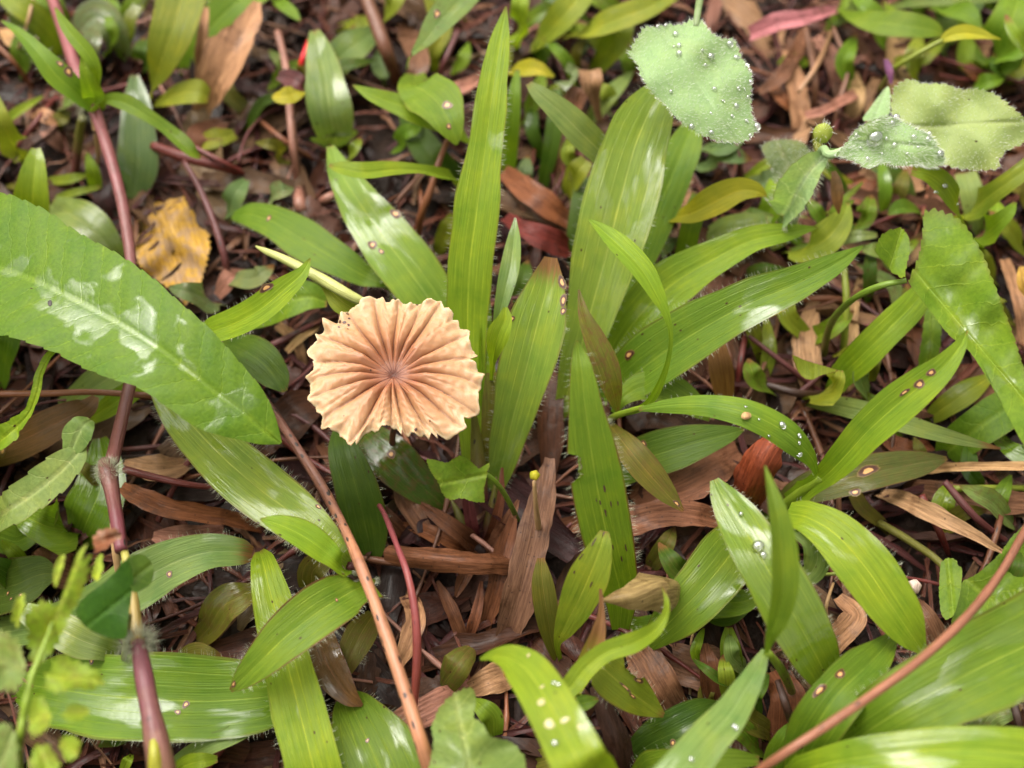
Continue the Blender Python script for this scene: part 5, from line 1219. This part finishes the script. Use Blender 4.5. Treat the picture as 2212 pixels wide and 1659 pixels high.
blade(pm, 'yellow', [(2162,85,44,1.5),(2140,80,44,6),(2115,74,44,13),(2080,70,44,17),(2050,78,43,13),(2034,88,42,5)], name='leaf', fold=.3, wet=.05, rim=.1, tip=.02)
tube(pm, 'warm', [(1895,205,0,5),(1918,165,28,5),(1935,145,34,5),(1985,115,39,5),(2038,86,42,5)], name='stalk', speck=0)
blade(pm, 'brown', [(1913,128,34,4),(1920,150,35,8),(1925,182,33,3)], name='bract', fold=.6)
props(LAST[0], tint=[.16, .06, .14])
stub = plant('seedling', 'tiny pale stalk topped by a yellow green knob', 'seedling', 1168, 1185, 0)
tube(stub, 'straw', [(1168,1190,0,7),(1162,1130,22,7),(1157,1085,32,5),(1154,1040,38,4)], name='stalk', speck=0)
budmesh(stub, 1155, 1026, 40, 11, 'yellow', 'knob', .8)
gp = gb('olive', [(1018,1398,14,10),(1002,1415,17,26),(980,1445,17,34),(955,1480,10,22),(945,1495,2,8)], 'rounded purplish green leaf half buried in the brown litter', fold=.3, curl=.5, wet=.5, mottle=.5)

for l, lst, lab, gr in ((ARCH, ((1692,920,8),(1726,940,6),(1727,981,6),(1726,958,4),(1659,941,4),(1640,905,3),(1610,880,3)), 'small water drop on the dewy arching blade', 'drops on the arching blade'),
                        (S7, ((2041,405,7),(2024,417,4),(2066,442,4)), 'water drop on the lime blade under the woolly leaf', 'drops on the lime bent blade'),
                        (WW, ((1194,1474,5),(1206,1479,6),(1198,1606,8)), 'water drop on the blistered lime blade', 'drops on the blistered blade'),
                        (AF, ((1586,1569,8),(1493,1643,6)), 'flat water drop on the pale arching front blade', 'drops on the front arching blade'),
                        (WETB, ((1640,1180,14),(1652,1200,8),(1600,1110,6)), 'puddled water drop on the wet blade', 'drops on the wet blade')):
    for x, y, r in lst: drop(l, x, y, r, lab, gr)
i_ = near(ARCH, 1614, 901)
dl = poly(None, 'straw', [(1603,905),(1606,895),(1618,891),(1628,897),(1624,906),(1612,910)], (1615,901), 48, bowl=.8, name='husk', mat='dead', n=40, rings=5, label='tiny straw husk stuck on the dewy arching blade', cat='husk')
dl.o.location += Vector(ARCH.G[i_] + side_up(ARCH, *i_) * .0004 - un(1615, 901, 47.4))

# ================================================================ dead leaves that can be told apart
def dead(tint, path, label, **kw):
    kw.setdefault('fold', .25); kw.setdefault('wave', .16)
    return blade(None, tint, path, name='dead_leaf', mat='dead', label=label, cat='dead leaf', **kw)
dead('tan', [(556,4,26,8),(540,45,27,26),(512,90,26,42),(480,150,22,46),(452,210,15,34),(438,260,6,24),(440,300,2,30)], 'large curled tan dead leaf standing in the grass', fold=.4)
dead('tan', [(446,16,24,6),(440,70,22,12),(432,130,16,12),(424,190,3,8)], 'narrow tan dead strip beside the large curled tan leaf', fold=.5)
yl = poly(None, 'gold', [(285,500),(296,440),(330,412),(372,404),(395,408),(405,440),(440,480),(460,520),(450,570),(440,600),(437,630),(425,655),(400,664),(385,640),(350,615),(310,590),(290,560)], (370,530), 8, grad=(2,1), bowl=1.2, name='dead_leaf', mat='dead', serr=.09, teeth=15, rip=3.2, n=140, axis=(.3,1), label='yellow blotched dead leaf flat on the litter beside the runner', cat='dead leaf')
props(yl.o, mottle=.85, tint=[.38, .22, .035])
dead('tan', [(1276,152,24,24),(1280,185,22,22),(1285,220,16,10),(1296,268,8,5),(1300,300,2,4)], 'pale twisted dead scrap beside the pale blunt blade', fold=.6)
dead('wood', [(1250,190,16,26),(1235,240,15,22),(1215,310,12,20),(1205,360,9,12),(1192,408,3,5)], 'hanging brown dead blade left of the broadest glossy blade', fold=.5)
dead('rust', [(1085,372,10,14),(1130,405,13,24),(1185,448,12,26),(1245,490,6,14)], 'rusty dead blade sloping right of the tallest blade', fold=.3)
dead('red', [(1090,470,12,14),(1140,500,15,26),(1200,525,13,28),(1245,545,6,12)], 'glossy dark red dead blade right of the tallest blade', fold=.2)
dead('wood', [(1130,430,8,16),(1160,470,9,22),(1230,500,7,16)], 'brown dead blade under the rusty blade', fold=.3)
dead('red', [(1690,935,26,14),(1668,960,27,30),(1640,1010,24,42),(1615,1070,16,36),(1595,1115,4,18)], 'glossy red brown dead leaf standing by the arching blade', fold=-.4, curl=.3, wave=.05)
props(LAST[0], tint=[.16, .035, .014])
dead('wood', [(1600,975,8,22),(1540,1005,13,44),(1470,1040,13,50),(1400,1065,9,36),(1350,1090,3,14)], 'wide woody brown dead blade behind the small olive blade', fold=.15)
dead('wood', [(1565,1128,9,16),(1500,1112,14,26),(1420,1108,14,28),(1350,1125,12,26),(1270,1130,8,20),(1180,1145,3,14)], 'long brown dead blade passing behind the bitten blade', fold=.3)
dead('brown', [(830,1190,16,14),(870,1198,18,22),(950,1206,20,24),(1030,1212,20,22),(1110,1216,14,18),(1150,1225,3,8)], 'knobbly woody dead blade lying across the tuft base', fold=-.5, curl=.4, wave=.25)
dead('dark', [(1188,990,20,10),(1170,1080,20,30),(1150,1180,18,36),(1125,1280,14,36),(1098,1370,7,26),(1075,1430,2,10)], 'dark shredded dead blade hanging down from the tuft', fold=.4)
props(LAST[0], tint=[.12, .06, .035])
dead('brown', [(1110,1120,16,8),(1090,1190,15,22),(1072,1270,12,22),(1050,1340,6,16),(1040,1390,2,6)], 'thin brown dead sheath below the knobbly dead blade', fold=.5)
dead('brown', [(945,1255,10,3),(968,1300,10,13),(990,1350,8,15),(1010,1410,2,6)], 'brown dead scrap under the knobbly dead blade', fold=.3)
dead('brown', [(1040,1255,11,3),(1034,1300,10,10),(1022,1350,8,13),(1008,1400,2,6)], 'pointed brown scrap next to another under the knobbly dead blade', fold=.3)
dead('rust', [(262,1052,16,10),(300,1070,18,18),(360,1095,18,22),(430,1110,16,20),(500,1122,12,16),(570,1140,3,10)], 'orange brown dead blade right of the runner knot', fold=.4)
dead('tan', [(268,998,14,5),(310,1008,15,20),(360,1010,14,26),(415,998,6,8)], 'thin tan dead leaf above the orange brown dead blade', fold=.3)
dead('pink', [(330,1160,8,8),(380,1165,11,24),(450,1155,9,22),(510,1140,3,10)], 'pinkish dead leaf under the orange brown blade', fold=.2)
dead('wood', [(65,1205,8,10),(110,1215,12,30),(150,1235,9,28),(200,1230,3,10)], 'brown dead scrap behind the ragged lime weed', fold=.2)
dead('wood', [(850,1020,8,8),(880,1090,10,18),(920,1150,9,18),(960,1200,3,10)], 'brown dead blade in the gap in front of the mushroom', fold=.4)
dead('brown', [(690,960,6,10),(760,1060,9,16),(840,1120,9,16),(900,1180,3,10)], 'dark brown dead blade under the mushroom', fold=.3)
dead('tan', [(860,1440,6,10),(880,1400,9,18),(900,1330,9,20),(870,1270,3,12)], 'pale shredded dead blade beside the thin red stem', fold=.3)
dead('pink', [(838,1570,8,14),(900,1545,13,28),(970,1510,13,26),(1040,1480,3,14)], 'pinkish flat dead blade under the orange twig', fold=.15)
dead('tan', [(1015,1490,9,14),(1060,1470,11,24),(1120,1450,3,14)], 'light brown dead scrap by the crinkled leaf', fold=.2)
dead('wood', [(1350,1370,8,14),(1390,1420,12,34),(1430,1490,12,40),(1475,1560,3,26)], 'flat brown dead blade right of the torn blade', fold=.12)
dead('wood', [(1420,1415,6,20),(1480,1440,8,44),(1540,1455,8,46),(1600,1460,3,24)], 'broad brown dead slab low behind the front blades', fold=.08)
dead('brown', [(1520,1390,14,8),(1530,1440,14,22),(1535,1490,10,24),(1545,1550,3,10)], 'upright brown dead husk left of the arching front blade', fold=.4)
dead('dark', [(1285,1480,16,10),(1310,1540,16,22),(1335,1610,14,28),(1350,1700,4,26)], 'blackened rotten stalk below the torn blade', fold=-.5, curl=.4)
dead('pink', [(1610,1520,10,14),(1620,1570,12,22),(1625,1640,3,16)], 'pinkish grey dead scrap behind the arching front blade', fold=.3)
dead('tan', [(2165,1192,18,5),(2110,1160,20,14),(2040,1122,20,18),(1960,1085,15,18),(1895,1065,4,10)], 'straw tan dead blade lying above the veined violet leaf', fold=.4)
dead('straw', [(2300,1012,14,9),(2150,1007,15,9),(2060,1010,13,9),(1980,1018,3,7)], 'straight straw blade lying level below the violet leaf tip', fold=.6)
dead('wood', [(2230,1090,8,20),(2130,1080,11,28),(2030,1060,10,24),(1950,1050,3,12)], 'brown dead blade under the straw tan blade', fold=.2)
dead('tan', [(1810,1290,8,14),(1850,1330,10,26),(1800,1390,8,22),(1780,1440,2,10)], 'curled tan scrap beneath the spreading blade', fold=.3)
dead('wood', [(1960,1290,10,14),(2000,1340,12,28),(2020,1400,8,26),(2000,1450,2,10)], 'brown dead leaf left of the veined violet leaf', fold=.2)
dead('brown', [(1670,1450,8,16),(1700,1500,11,36),(1700,1570,7,38),(1690,1630,2,14)], 'brown dead leaf in the gap under the wet blade', fold=.15)
dead('tan', [(1760,640,6,10),(1740,720,9,24),(1745,800,8,26),(1760,860,2,12)], 'light brown dead blade behind the violet stalk', fold=.2)
dead('straw', [(1860,600,6,6),(1840,680,9,14),(1835,780,8,16),(1840,870,2,8)], 'pale straw blade standing behind the violet stalk', fold=.3)
dead('tan', [(2170,560,8,10),(2200,640,12,16),(2215,720,10,18),(2220,820,2,10)], 'tan blade at the edge behind the violet leaf', fold=.2)
dead('gold', [(2212,575,26,10),(2220,620,24,22),(2235,680,4,14)], 'yellow dead leaf scrap at the edge behind the violet leaf', fold=.2)
dead('pink', [(1620,75,20,18),(1680,52,24,20),(1740,38,24,18),(1800,24,14,10),(1830,15,3,5)], 'long pink stalk-like dead blade at the far edge', fold=.6)
props(LAST[0], tint=[.33, .12, .13])
for (a, t_, lab) in (([(1700,110,8,10),(1720,180,12,22),(1730,260,8,22),(1728,320,2,8)], 'tan', 'tan dead blade left of the lance-leaved stalk'),
                     ([(1660,180,8,12),(1700,215,10,20),(1750,260,3,10)], 'rust', 'rusty flat dead scrap right of the downy leaf'),
                     ([(1840,150,6,10),(1850,210,10,18),(1830,270,3,10)], 'straw', 'straw scrap below the lance-leaved stalk'),
                     ([(1760,80,6,10),(1800,130,9,20),(1810,200,3,10)], 'pink', 'pinkish dead scrap under the horizontal green blade'),
                     ([(2060,130,6,10),(2110,160,9,18),(2160,210,3,10)], 'rust', 'rust brown scrap behind the woolly leaf'),
                     ([(1640,200,10,8),(1690,160,14,16),(1720,110,10,14),(1740,60,3,8)], 'wood', 'slanting brown dead blade right of the downy leaf'),
                     ([(1740,250,16,8),(1790,235,16,12),(1850,200,10,10)], 'pink', 'pale pinkish scrap behind the round bud'),
                     ([(880,180,12,10),(905,140,14,26),(890,90,10,24),(870,40,3,12)], 'wood', 'brown dead blade behind the dark brown twig'),
                     ([(1050,160,6,10),(990,190,10,18),(940,180,3,10)], 'pink', 'pinkish dead scrap left of the tallest blade'),
                     ([(600,165,24,10),(632,172,25,18),(660,195,22,16),(675,215,6,8)], 'plum', 'plum brown curled scrap over the small yellow leaf'),
                     ([(130,270,8,10),(90,250,10,18),(60,270,3,10)], 'tan', 'light tan scrap behind the runner knot'),
                     ([(80,260,6,9),(110,290,9,15),(145,330,3,6)], 'pink', 'pinkish straw scrap crossing left of the runner'),
                     ([(10,60,6,14),(40,80,9,26),(80,70,3,12)], 'straw', 'straw dead scrap at the far left corner'),
                     ([(480,260,8,18),(440,300,11,34),(470,350,3,20)], 'wood', 'brown dead leaf under the red brown needles'),
                     ([(470,640,6,10),(500,600,10,22),(540,590,3,14)], 'pink', 'pale pinkish dead scrap right of the yellow dead leaf'),
                     ([(600,700,6,9),(640,740,9,12),(660,800,3,8)], 'tan', 'tan fibrous scrap left of the mushroom cap'),
                     ([(620,760,8,6),(650,730,10,9),(700,700,3,5)], 'straw', 'straw fibre left of the mushroom cap'),
                     ([(2090,900,5,12),(2140,860,8,22),(2200,850,3,12)], 'wood', 'brown scrap on the litter under the violet leaf'),
                     ([(1900,940,5,12),(1960,970,8,22),(2010,960,3,12)], 'brown', 'brown scrap under the long pale blade')):
    dead(t_, a, lab)

# ================================================================ twigs, needles, stems
tube(None, 'rust', [(538,822,12,8),(575,868,15,9),(640,965,20,10),(700,1060,24,11),(745,1145,30,11),(780,1225,35,13),(830,1360,36,14),(880,1510,36,15),(912,1610,36,16),(950,1730,26,17)], name='twig', label='straight orange brown twig flecked with black', cat='twig', speck=.5, tint2='rust')
props(LAST[0], tint=[.14, .058, .040], tint2=[.32, .14, .070])
tube(None, 'rust', [(2290,1010,34,8),(2212,1150,44,9),(2160,1240,47,9),(2090,1330,50,10),(2000,1415,52,10),(1900,1490,53,10),(1790,1565,53,10),(1690,1630,51,10),(1590,1700,40,10)], name='twig', label='long thin brown twig curving in front of the broad blades', cat='twig', speck=.45, tint2='rust')
props(LAST[0], tint=[.17, .066, .036], tint2=[.22, .085, .045])
tube(None, 'red', [(805,1070,12,5),(830,1110,20,6),(858,1180,28,7),(880,1240,31,8),(896,1320,30,9),(901,1400,27,10),(898,1480,22,10),(890,1560,14,8),(882,1620,3,6)], name='twig', label='slender dark red stem bowing beside the orange brown twig', cat='twig', speck=.05)
props(LAST[0], tint=[.16, .035, .04], tint2=[.20, .04, .03])
TW = [([(-20,851,24,7),(100,850,25,7),(200,847,25,7),(360,858,20,7),(420,866,3,5)], 'rust', 'level red brown needle passing behind the runner'),
      ([(268,1014,22,8),(330,1030,22,8),(420,1048,20,7),(520,1056,14,6),(600,1062,3,5)], 'red', 'red brown needle reaching right from the runner knot'),
      ([(230,975,8,6),(330,966,10,6),(430,958,3,5)], 'plum', 'dark needle in the gap right of the runner'),
      ([(240,990,6,5),(340,985,8,5),(440,975,3,4)], 'dark', 'blackish needle in the gap right of the runner'),
      ([(332,316,14,11),(400,340,16,12),(480,360,14,11),(585,394,3,6)], 'red', 'thick red needle right of the runner'),
      ([(420,318,18,6),(490,355,16,6),(565,398,3,5)], 'red', 'thin red needle crossing the thick red one'),
      ([(398,350,18,6),(430,405,18,7),(462,480,16,8),(486,560,12,8),(497,635,3,7)], 'plum', 'purplish stem right of the yellow dead leaf'),
      ([(-10,95,16,6),(30,135,14,6),(72,192,3,5)], 'rust', 'short rust needle at the far left'),
      ([(36,318,6,5),(85,255,10,6),(135,190,3,5)], 'red', 'red stem slanting left of the runner knot'),
      ([(75,-20,24,4),(62,40,22,4),(48,85,16,4),(28,138,3,4)], 'straw', 'thin cream stalk at the far left corner'),
      ([(600,70,18,8),(618,150,18,9),(626,230,16,9),(634,320,12,9),(642,400,3,8)], 'pink', 'pink stem left of the folded blade by the red thread'),
      ([(645,400,3,8),(648,440,8,14),(660,480,3,10)], 'pink', 'pinkish swollen stem base behind the spotted pale blade'),
      ([(690,440,3,10),(712,425,9,10),(738,415,3,8)], 'pink', 'pinkish stub behind the thin horizontal blade'),
      ([(555,255,8,5),(610,300,10,6),(690,352,3,5)], 'rust', 'rust needle crossing the pink stem'),
      ([(785,-20,24,14),(812,50,22,15),(838,120,18,15),(862,190,3,12)], 'brown', 'thick dark brown twig behind the oval seedling leaf'),
      ([(968,300,26,6),(950,345,24,7),(930,410,20,8),(908,470,14,8),(900,530,3,7)], 'rust', 'leaning reddish twig under the bent spotted blade'),
      ([(990,66,14,5),(962,130,12,6),(938,188,3,5)], 'plum', 'purple stem left of the tallest blade'),
      ([(900,380,6,5),(912,450,8,6),(905,520,3,5)], 'rust', 'thin rusty needle left of the tallest blade'),
      ([(1262,668,18,5),(1310,664,18,5),(1365,656,14,5),(1420,650,3,4)], 'red', 'short red needle bridging the broad blades'),
      ([(1590,310,20,6),(1598,360,16,7),(1604,420,3,6)], 'plum', 'purple stem under the downy leaf tip'),
      ([(1615,700,10,7),(1600,780,10,7),(1590,860,3,6)], 'red', 'upright dark red stem in the gap right of the long blades'),
      ([(1610,720,12,5),(1700,790,10,6),(1790,860,3,5)], 'plum', 'plum needle slanting across the gap right of the long blades'),
      ([(1650,830,8,8),(1730,850,9,9),(1800,850,3,7)], 'dark', 'dark stem below the rolled torn leaf stub'),
      ([(1690,650,6,6),(1790,645,10,7),(1890,660,3,5)], 'rust', 'rusty needle behind the violet stalk'),
      ([(1820,560,20,8),(1828,640,18,8),(1825,720,12,8),(1820,790,3,7)], 'warm', 'green stem standing left of the violet leaf'),
      ([(2060,1056,12,7),(2140,1054,12,7),(2300,1056,3,7)], 'warm', 'thin green stem lying below the straight straw blade'),
      ([(2040,1040,16,7),(2110,1120,14,8),(2200,1190,3,7)], 'plum', 'dark plum stem lying beside the straw tan blade'),
      ([(1990,1070,14,8),(2030,1150,12,8),(2050,1200,3,6)], 'red', 'dark red stem above the veined violet leaf'),
      ([(600,940,10,7),(660,990,13,7),(740,1040,13,6),(800,1120,3,5)], 'red', 'red needle in the gap left of the mushroom stalk'),
      ([(560,880,6,6),(640,900,8,7),(720,960,8,6),(780,1040,3,5)], 'plum', 'plum needle in the gap under the mushroom cap'),
      ([(560,760,8,8),(640,720,10,8),(700,690,3,6)], 'plum', 'dark stem left of the mushroom cap'),
      ([(1560,1310,8,3),(1500,1360,8,3),(1490,1500,3,3)], 'straw', 'hair-thin straw fibre under the green blade end'),
      ([(1800,1260,12,3),(1785,1310,14,4),(1790,1370,3,3)], 'straw', 'thin curled straw fibre right of the wet blade'),
      ([(1760,1240,20,3),(1800,1240,20,4),(1840,1235,3,3)], 'warm', 'thin green tendril right of the curled blade'),
      ([(2180,1480,10,8),(2200,1560,12,9),(2215,1640,3,8)], 'dark', 'dark stem at the edge under the broadest front blade'),
      ([(1680,1470,22,7),(1700,1530,22,9),(1722,1600,10,7),(1730,1640,3,5)], 'dark', 'black rotten stem under the wet blade'),
      ([(1725,200,14,5),(1765,140,16,6),(1800,60,3,5)], 'tan', 'thin tan stalk behind the lance-leaved stalk'),
      ([(1800,60,16,5),(1830,150,14,6),(1810,230,10,6),(1800,300,3,5)], 'wood', 'grey brown stalk between the downy leaf and the woolly leaf'),
      ([(1740,60,14,6),(1760,170,14,7),(1755,260,3,6)], 'wood', 'upright brown stalk left of the round bud'),
      ([(850,880,5,5),(900,1000,9,6),(960,1100,3,5)], 'rust', 'rust needle in the gap in front of the mushroom stalk')]
for p_, t_, lab in TW:
    tube(None, t_, p_, name='twig', label=lab, cat='twig', speck=.2)
tube(None, 'red', [(672,80,16,5),(660,110,18,6),(650,140,16,6),(646,175,10,5),(650,205,3,4)], name='thread', label='bright red plastic thread behind the pale folded blade', cat='thread', speck=0)
props(LAST[0], tint=[.55, .01, .015], tint2=[.5, .01, .012])
sy = blade(None, 'yellow', [(590,205,26,5),(604,208,27,16),(628,206,27,20),(652,198,24,12),(665,210,4,4)], name='small_leaf', label='small round yellow green leaf on the pink stem', cat='leaf', fold=.15, wet=.1)
pb = budmesh(None, 1975, 1266, 14, 15, 'pale', 'pebble')
pb[0].data.materials[0] = M['dead']; props(pb[0], tint=[.55, .42, .36]); tag(pb[0], 'smooth pinkish white pebble beside the spreading blade', 'pebble')

# low dull blades of the undergrowth, seen in the gaps
CN = dict(warm='yellow green', grey='grey green', mid='green', dark='dark green', olive='olive', blue='bluish green', pale='pale green', lime='lime')
FILL = [(40,20,60,90,18,'warm'),(200,110,80,110,26,'grey'),(240,30,110,90,26,'mid'),(480,20,140,100,28,'mid'),(310,120,90,80,22,'dark'),(140,385,10,110,12,'warm'),(60,400,5,100,12,'olive'),
        (600,425,30,80,22,'grey'),(540,590,20,110,24,'grey'),(770,55,20,90,16,'warm'),(990,130,60,90,14,'mid'),(1085,130,80,100,16,'warm'),(1200,15,130,130,22,'warm'),(1300,10,150,150,24,'mid'),
        (1400,105,40,90,20,'warm'),(1170,110,70,90,20,'mid'),(1160,280,95,130,15,'dark'),(1140,380,90,90,18,'grey'),(1240,335,100,90,16,'warm'),(1560,350,5,130,26,'blue'),(1610,475,10,120,28,'pale'),
        (1640,385,20,110,22,'grey'),(1700,500,30,120,28,'warm'),(1860,460,60,90,20,'mid'),(1940,410,70,100,16,'olive'),(2130,570,120,110,20,'warm'),(2180,505,130,130,20,'warm'),(2200,425,140,120,18,'olive'),
        (2060,40,150,130,20,'mid'),(1985,130,85,120,20,'warm'),(2120,185,20,110,20,'mid'),(2190,155,30,100,22,'warm'),(1640,600,20,120,24,'dark'),(1560,640,30,120,22,'dark'),(30,1150,10,130,30,'mid'),
        (100,1130,160,140,36,'mid'),(490,1325,40,190,38,'olive'),(690,1245,60,120,30,'olive'),(1560,1305,10,140,26,'dark'),(1480,1220,140,150,26,'dark'),(1430,1185,60,110,20,'olive'),(1640,1510,70,120,24,'dark'),
        (1600,1590,150,130,24,'mid'),(2150,1560,30,140,26,'pale'),(420,1440,10,140,26,'olive'),(880,300,40,90,18,'mid'),(590,330,150,90,14,'olive'),(760,330,60,80,14,'warm'),(1900,560,150,110,18,'pale'),
        (1720,620,40,100,16,'olive'),(1880,800,70,110,18,'olive'),(2080,1120,20,110,16,'olive'),(1130,620,80,120,22,'dark'),(930,720,30,140,24,'dark'),(420,640,160,120,22,'grey'),(1560,180,60,110,22,'mid'),
        (1760,560,160,120,22,'mid'),(2010,560,40,90,16,'warm'),(1430,560,50,120,20,'dark'),(1050,1560,120,120,24,'mid'),(1180,1640,20,120,22,'olive'),(260,1580,20,120,22,'dark'),(60,640,60,120,26,'mid'),(2170,1230,60,110,24,'dark')]
fr = np.random.default_rng(21)
for (x0, y0, x1, y1, n_) in ((1090,0,1420,220,13),(1640,0,2212,190,16),(1640,330,2212,620,16),(1850,620,2212,1120,12),(0,0,330,300,9),(430,0,980,260,9),(1540,640,1800,900,6),(0,1020,220,1240,4),(1380,1380,1720,1640,6)):
    for _ in range(n_):
        FILL.append((fr.uniform(x0, x1), fr.uniform(y0, y1), fr.uniform(20, 160), fr.uniform(80, 190), fr.uniform(9, 24), str(fr.choice(['warm', 'mid', 'lime', 'olive', 'mid', 'pale', 'dark']))))
for (x, y, an, ln, hw, t_) in FILL:
    zt = random.uniform(9, 20)
    size = ('short' if ln < 105 else 'long' if ln > 130 else 'mid-sized') + (' narrow' if hw < 16 else ' broad' if hw > 23 else '')
    a_ = math.radians(an); dx, dy = math.cos(a_) * ln / 2, -math.sin(a_) * ln / 2
    k_ = random.uniform(-40, 40)
    lm = min(LAND, key=lambda l: (l[0] - x) ** 2 + (l[1] - y) ** 2)[2]
    gb(t_, [(x + dx, y + dy, zt * .85, 2), (x + dx * .5 - dy * k_ / 200, y + dy * .5 + dx * k_ / 200, zt, hw * .8), (x - dy * k_ / 120, y + dx * k_ / 120, zt * .9, hw), (x - dx * .6, y - dy * .6, zt * .55, hw * .75), (x - dx, y - dy, 1.5, hw * .35)],
       '%s low %s blade in the undergrowth by %s' % (size, CN[t_], lm), fold=random.uniform(.05, .4), wet=random.uniform(.1, .7), mottle=random.choice((0, 0, .2, .4)), speck=.25, tip=random.choice((.02, .05, .15)), group='low blades of the undergrowth')
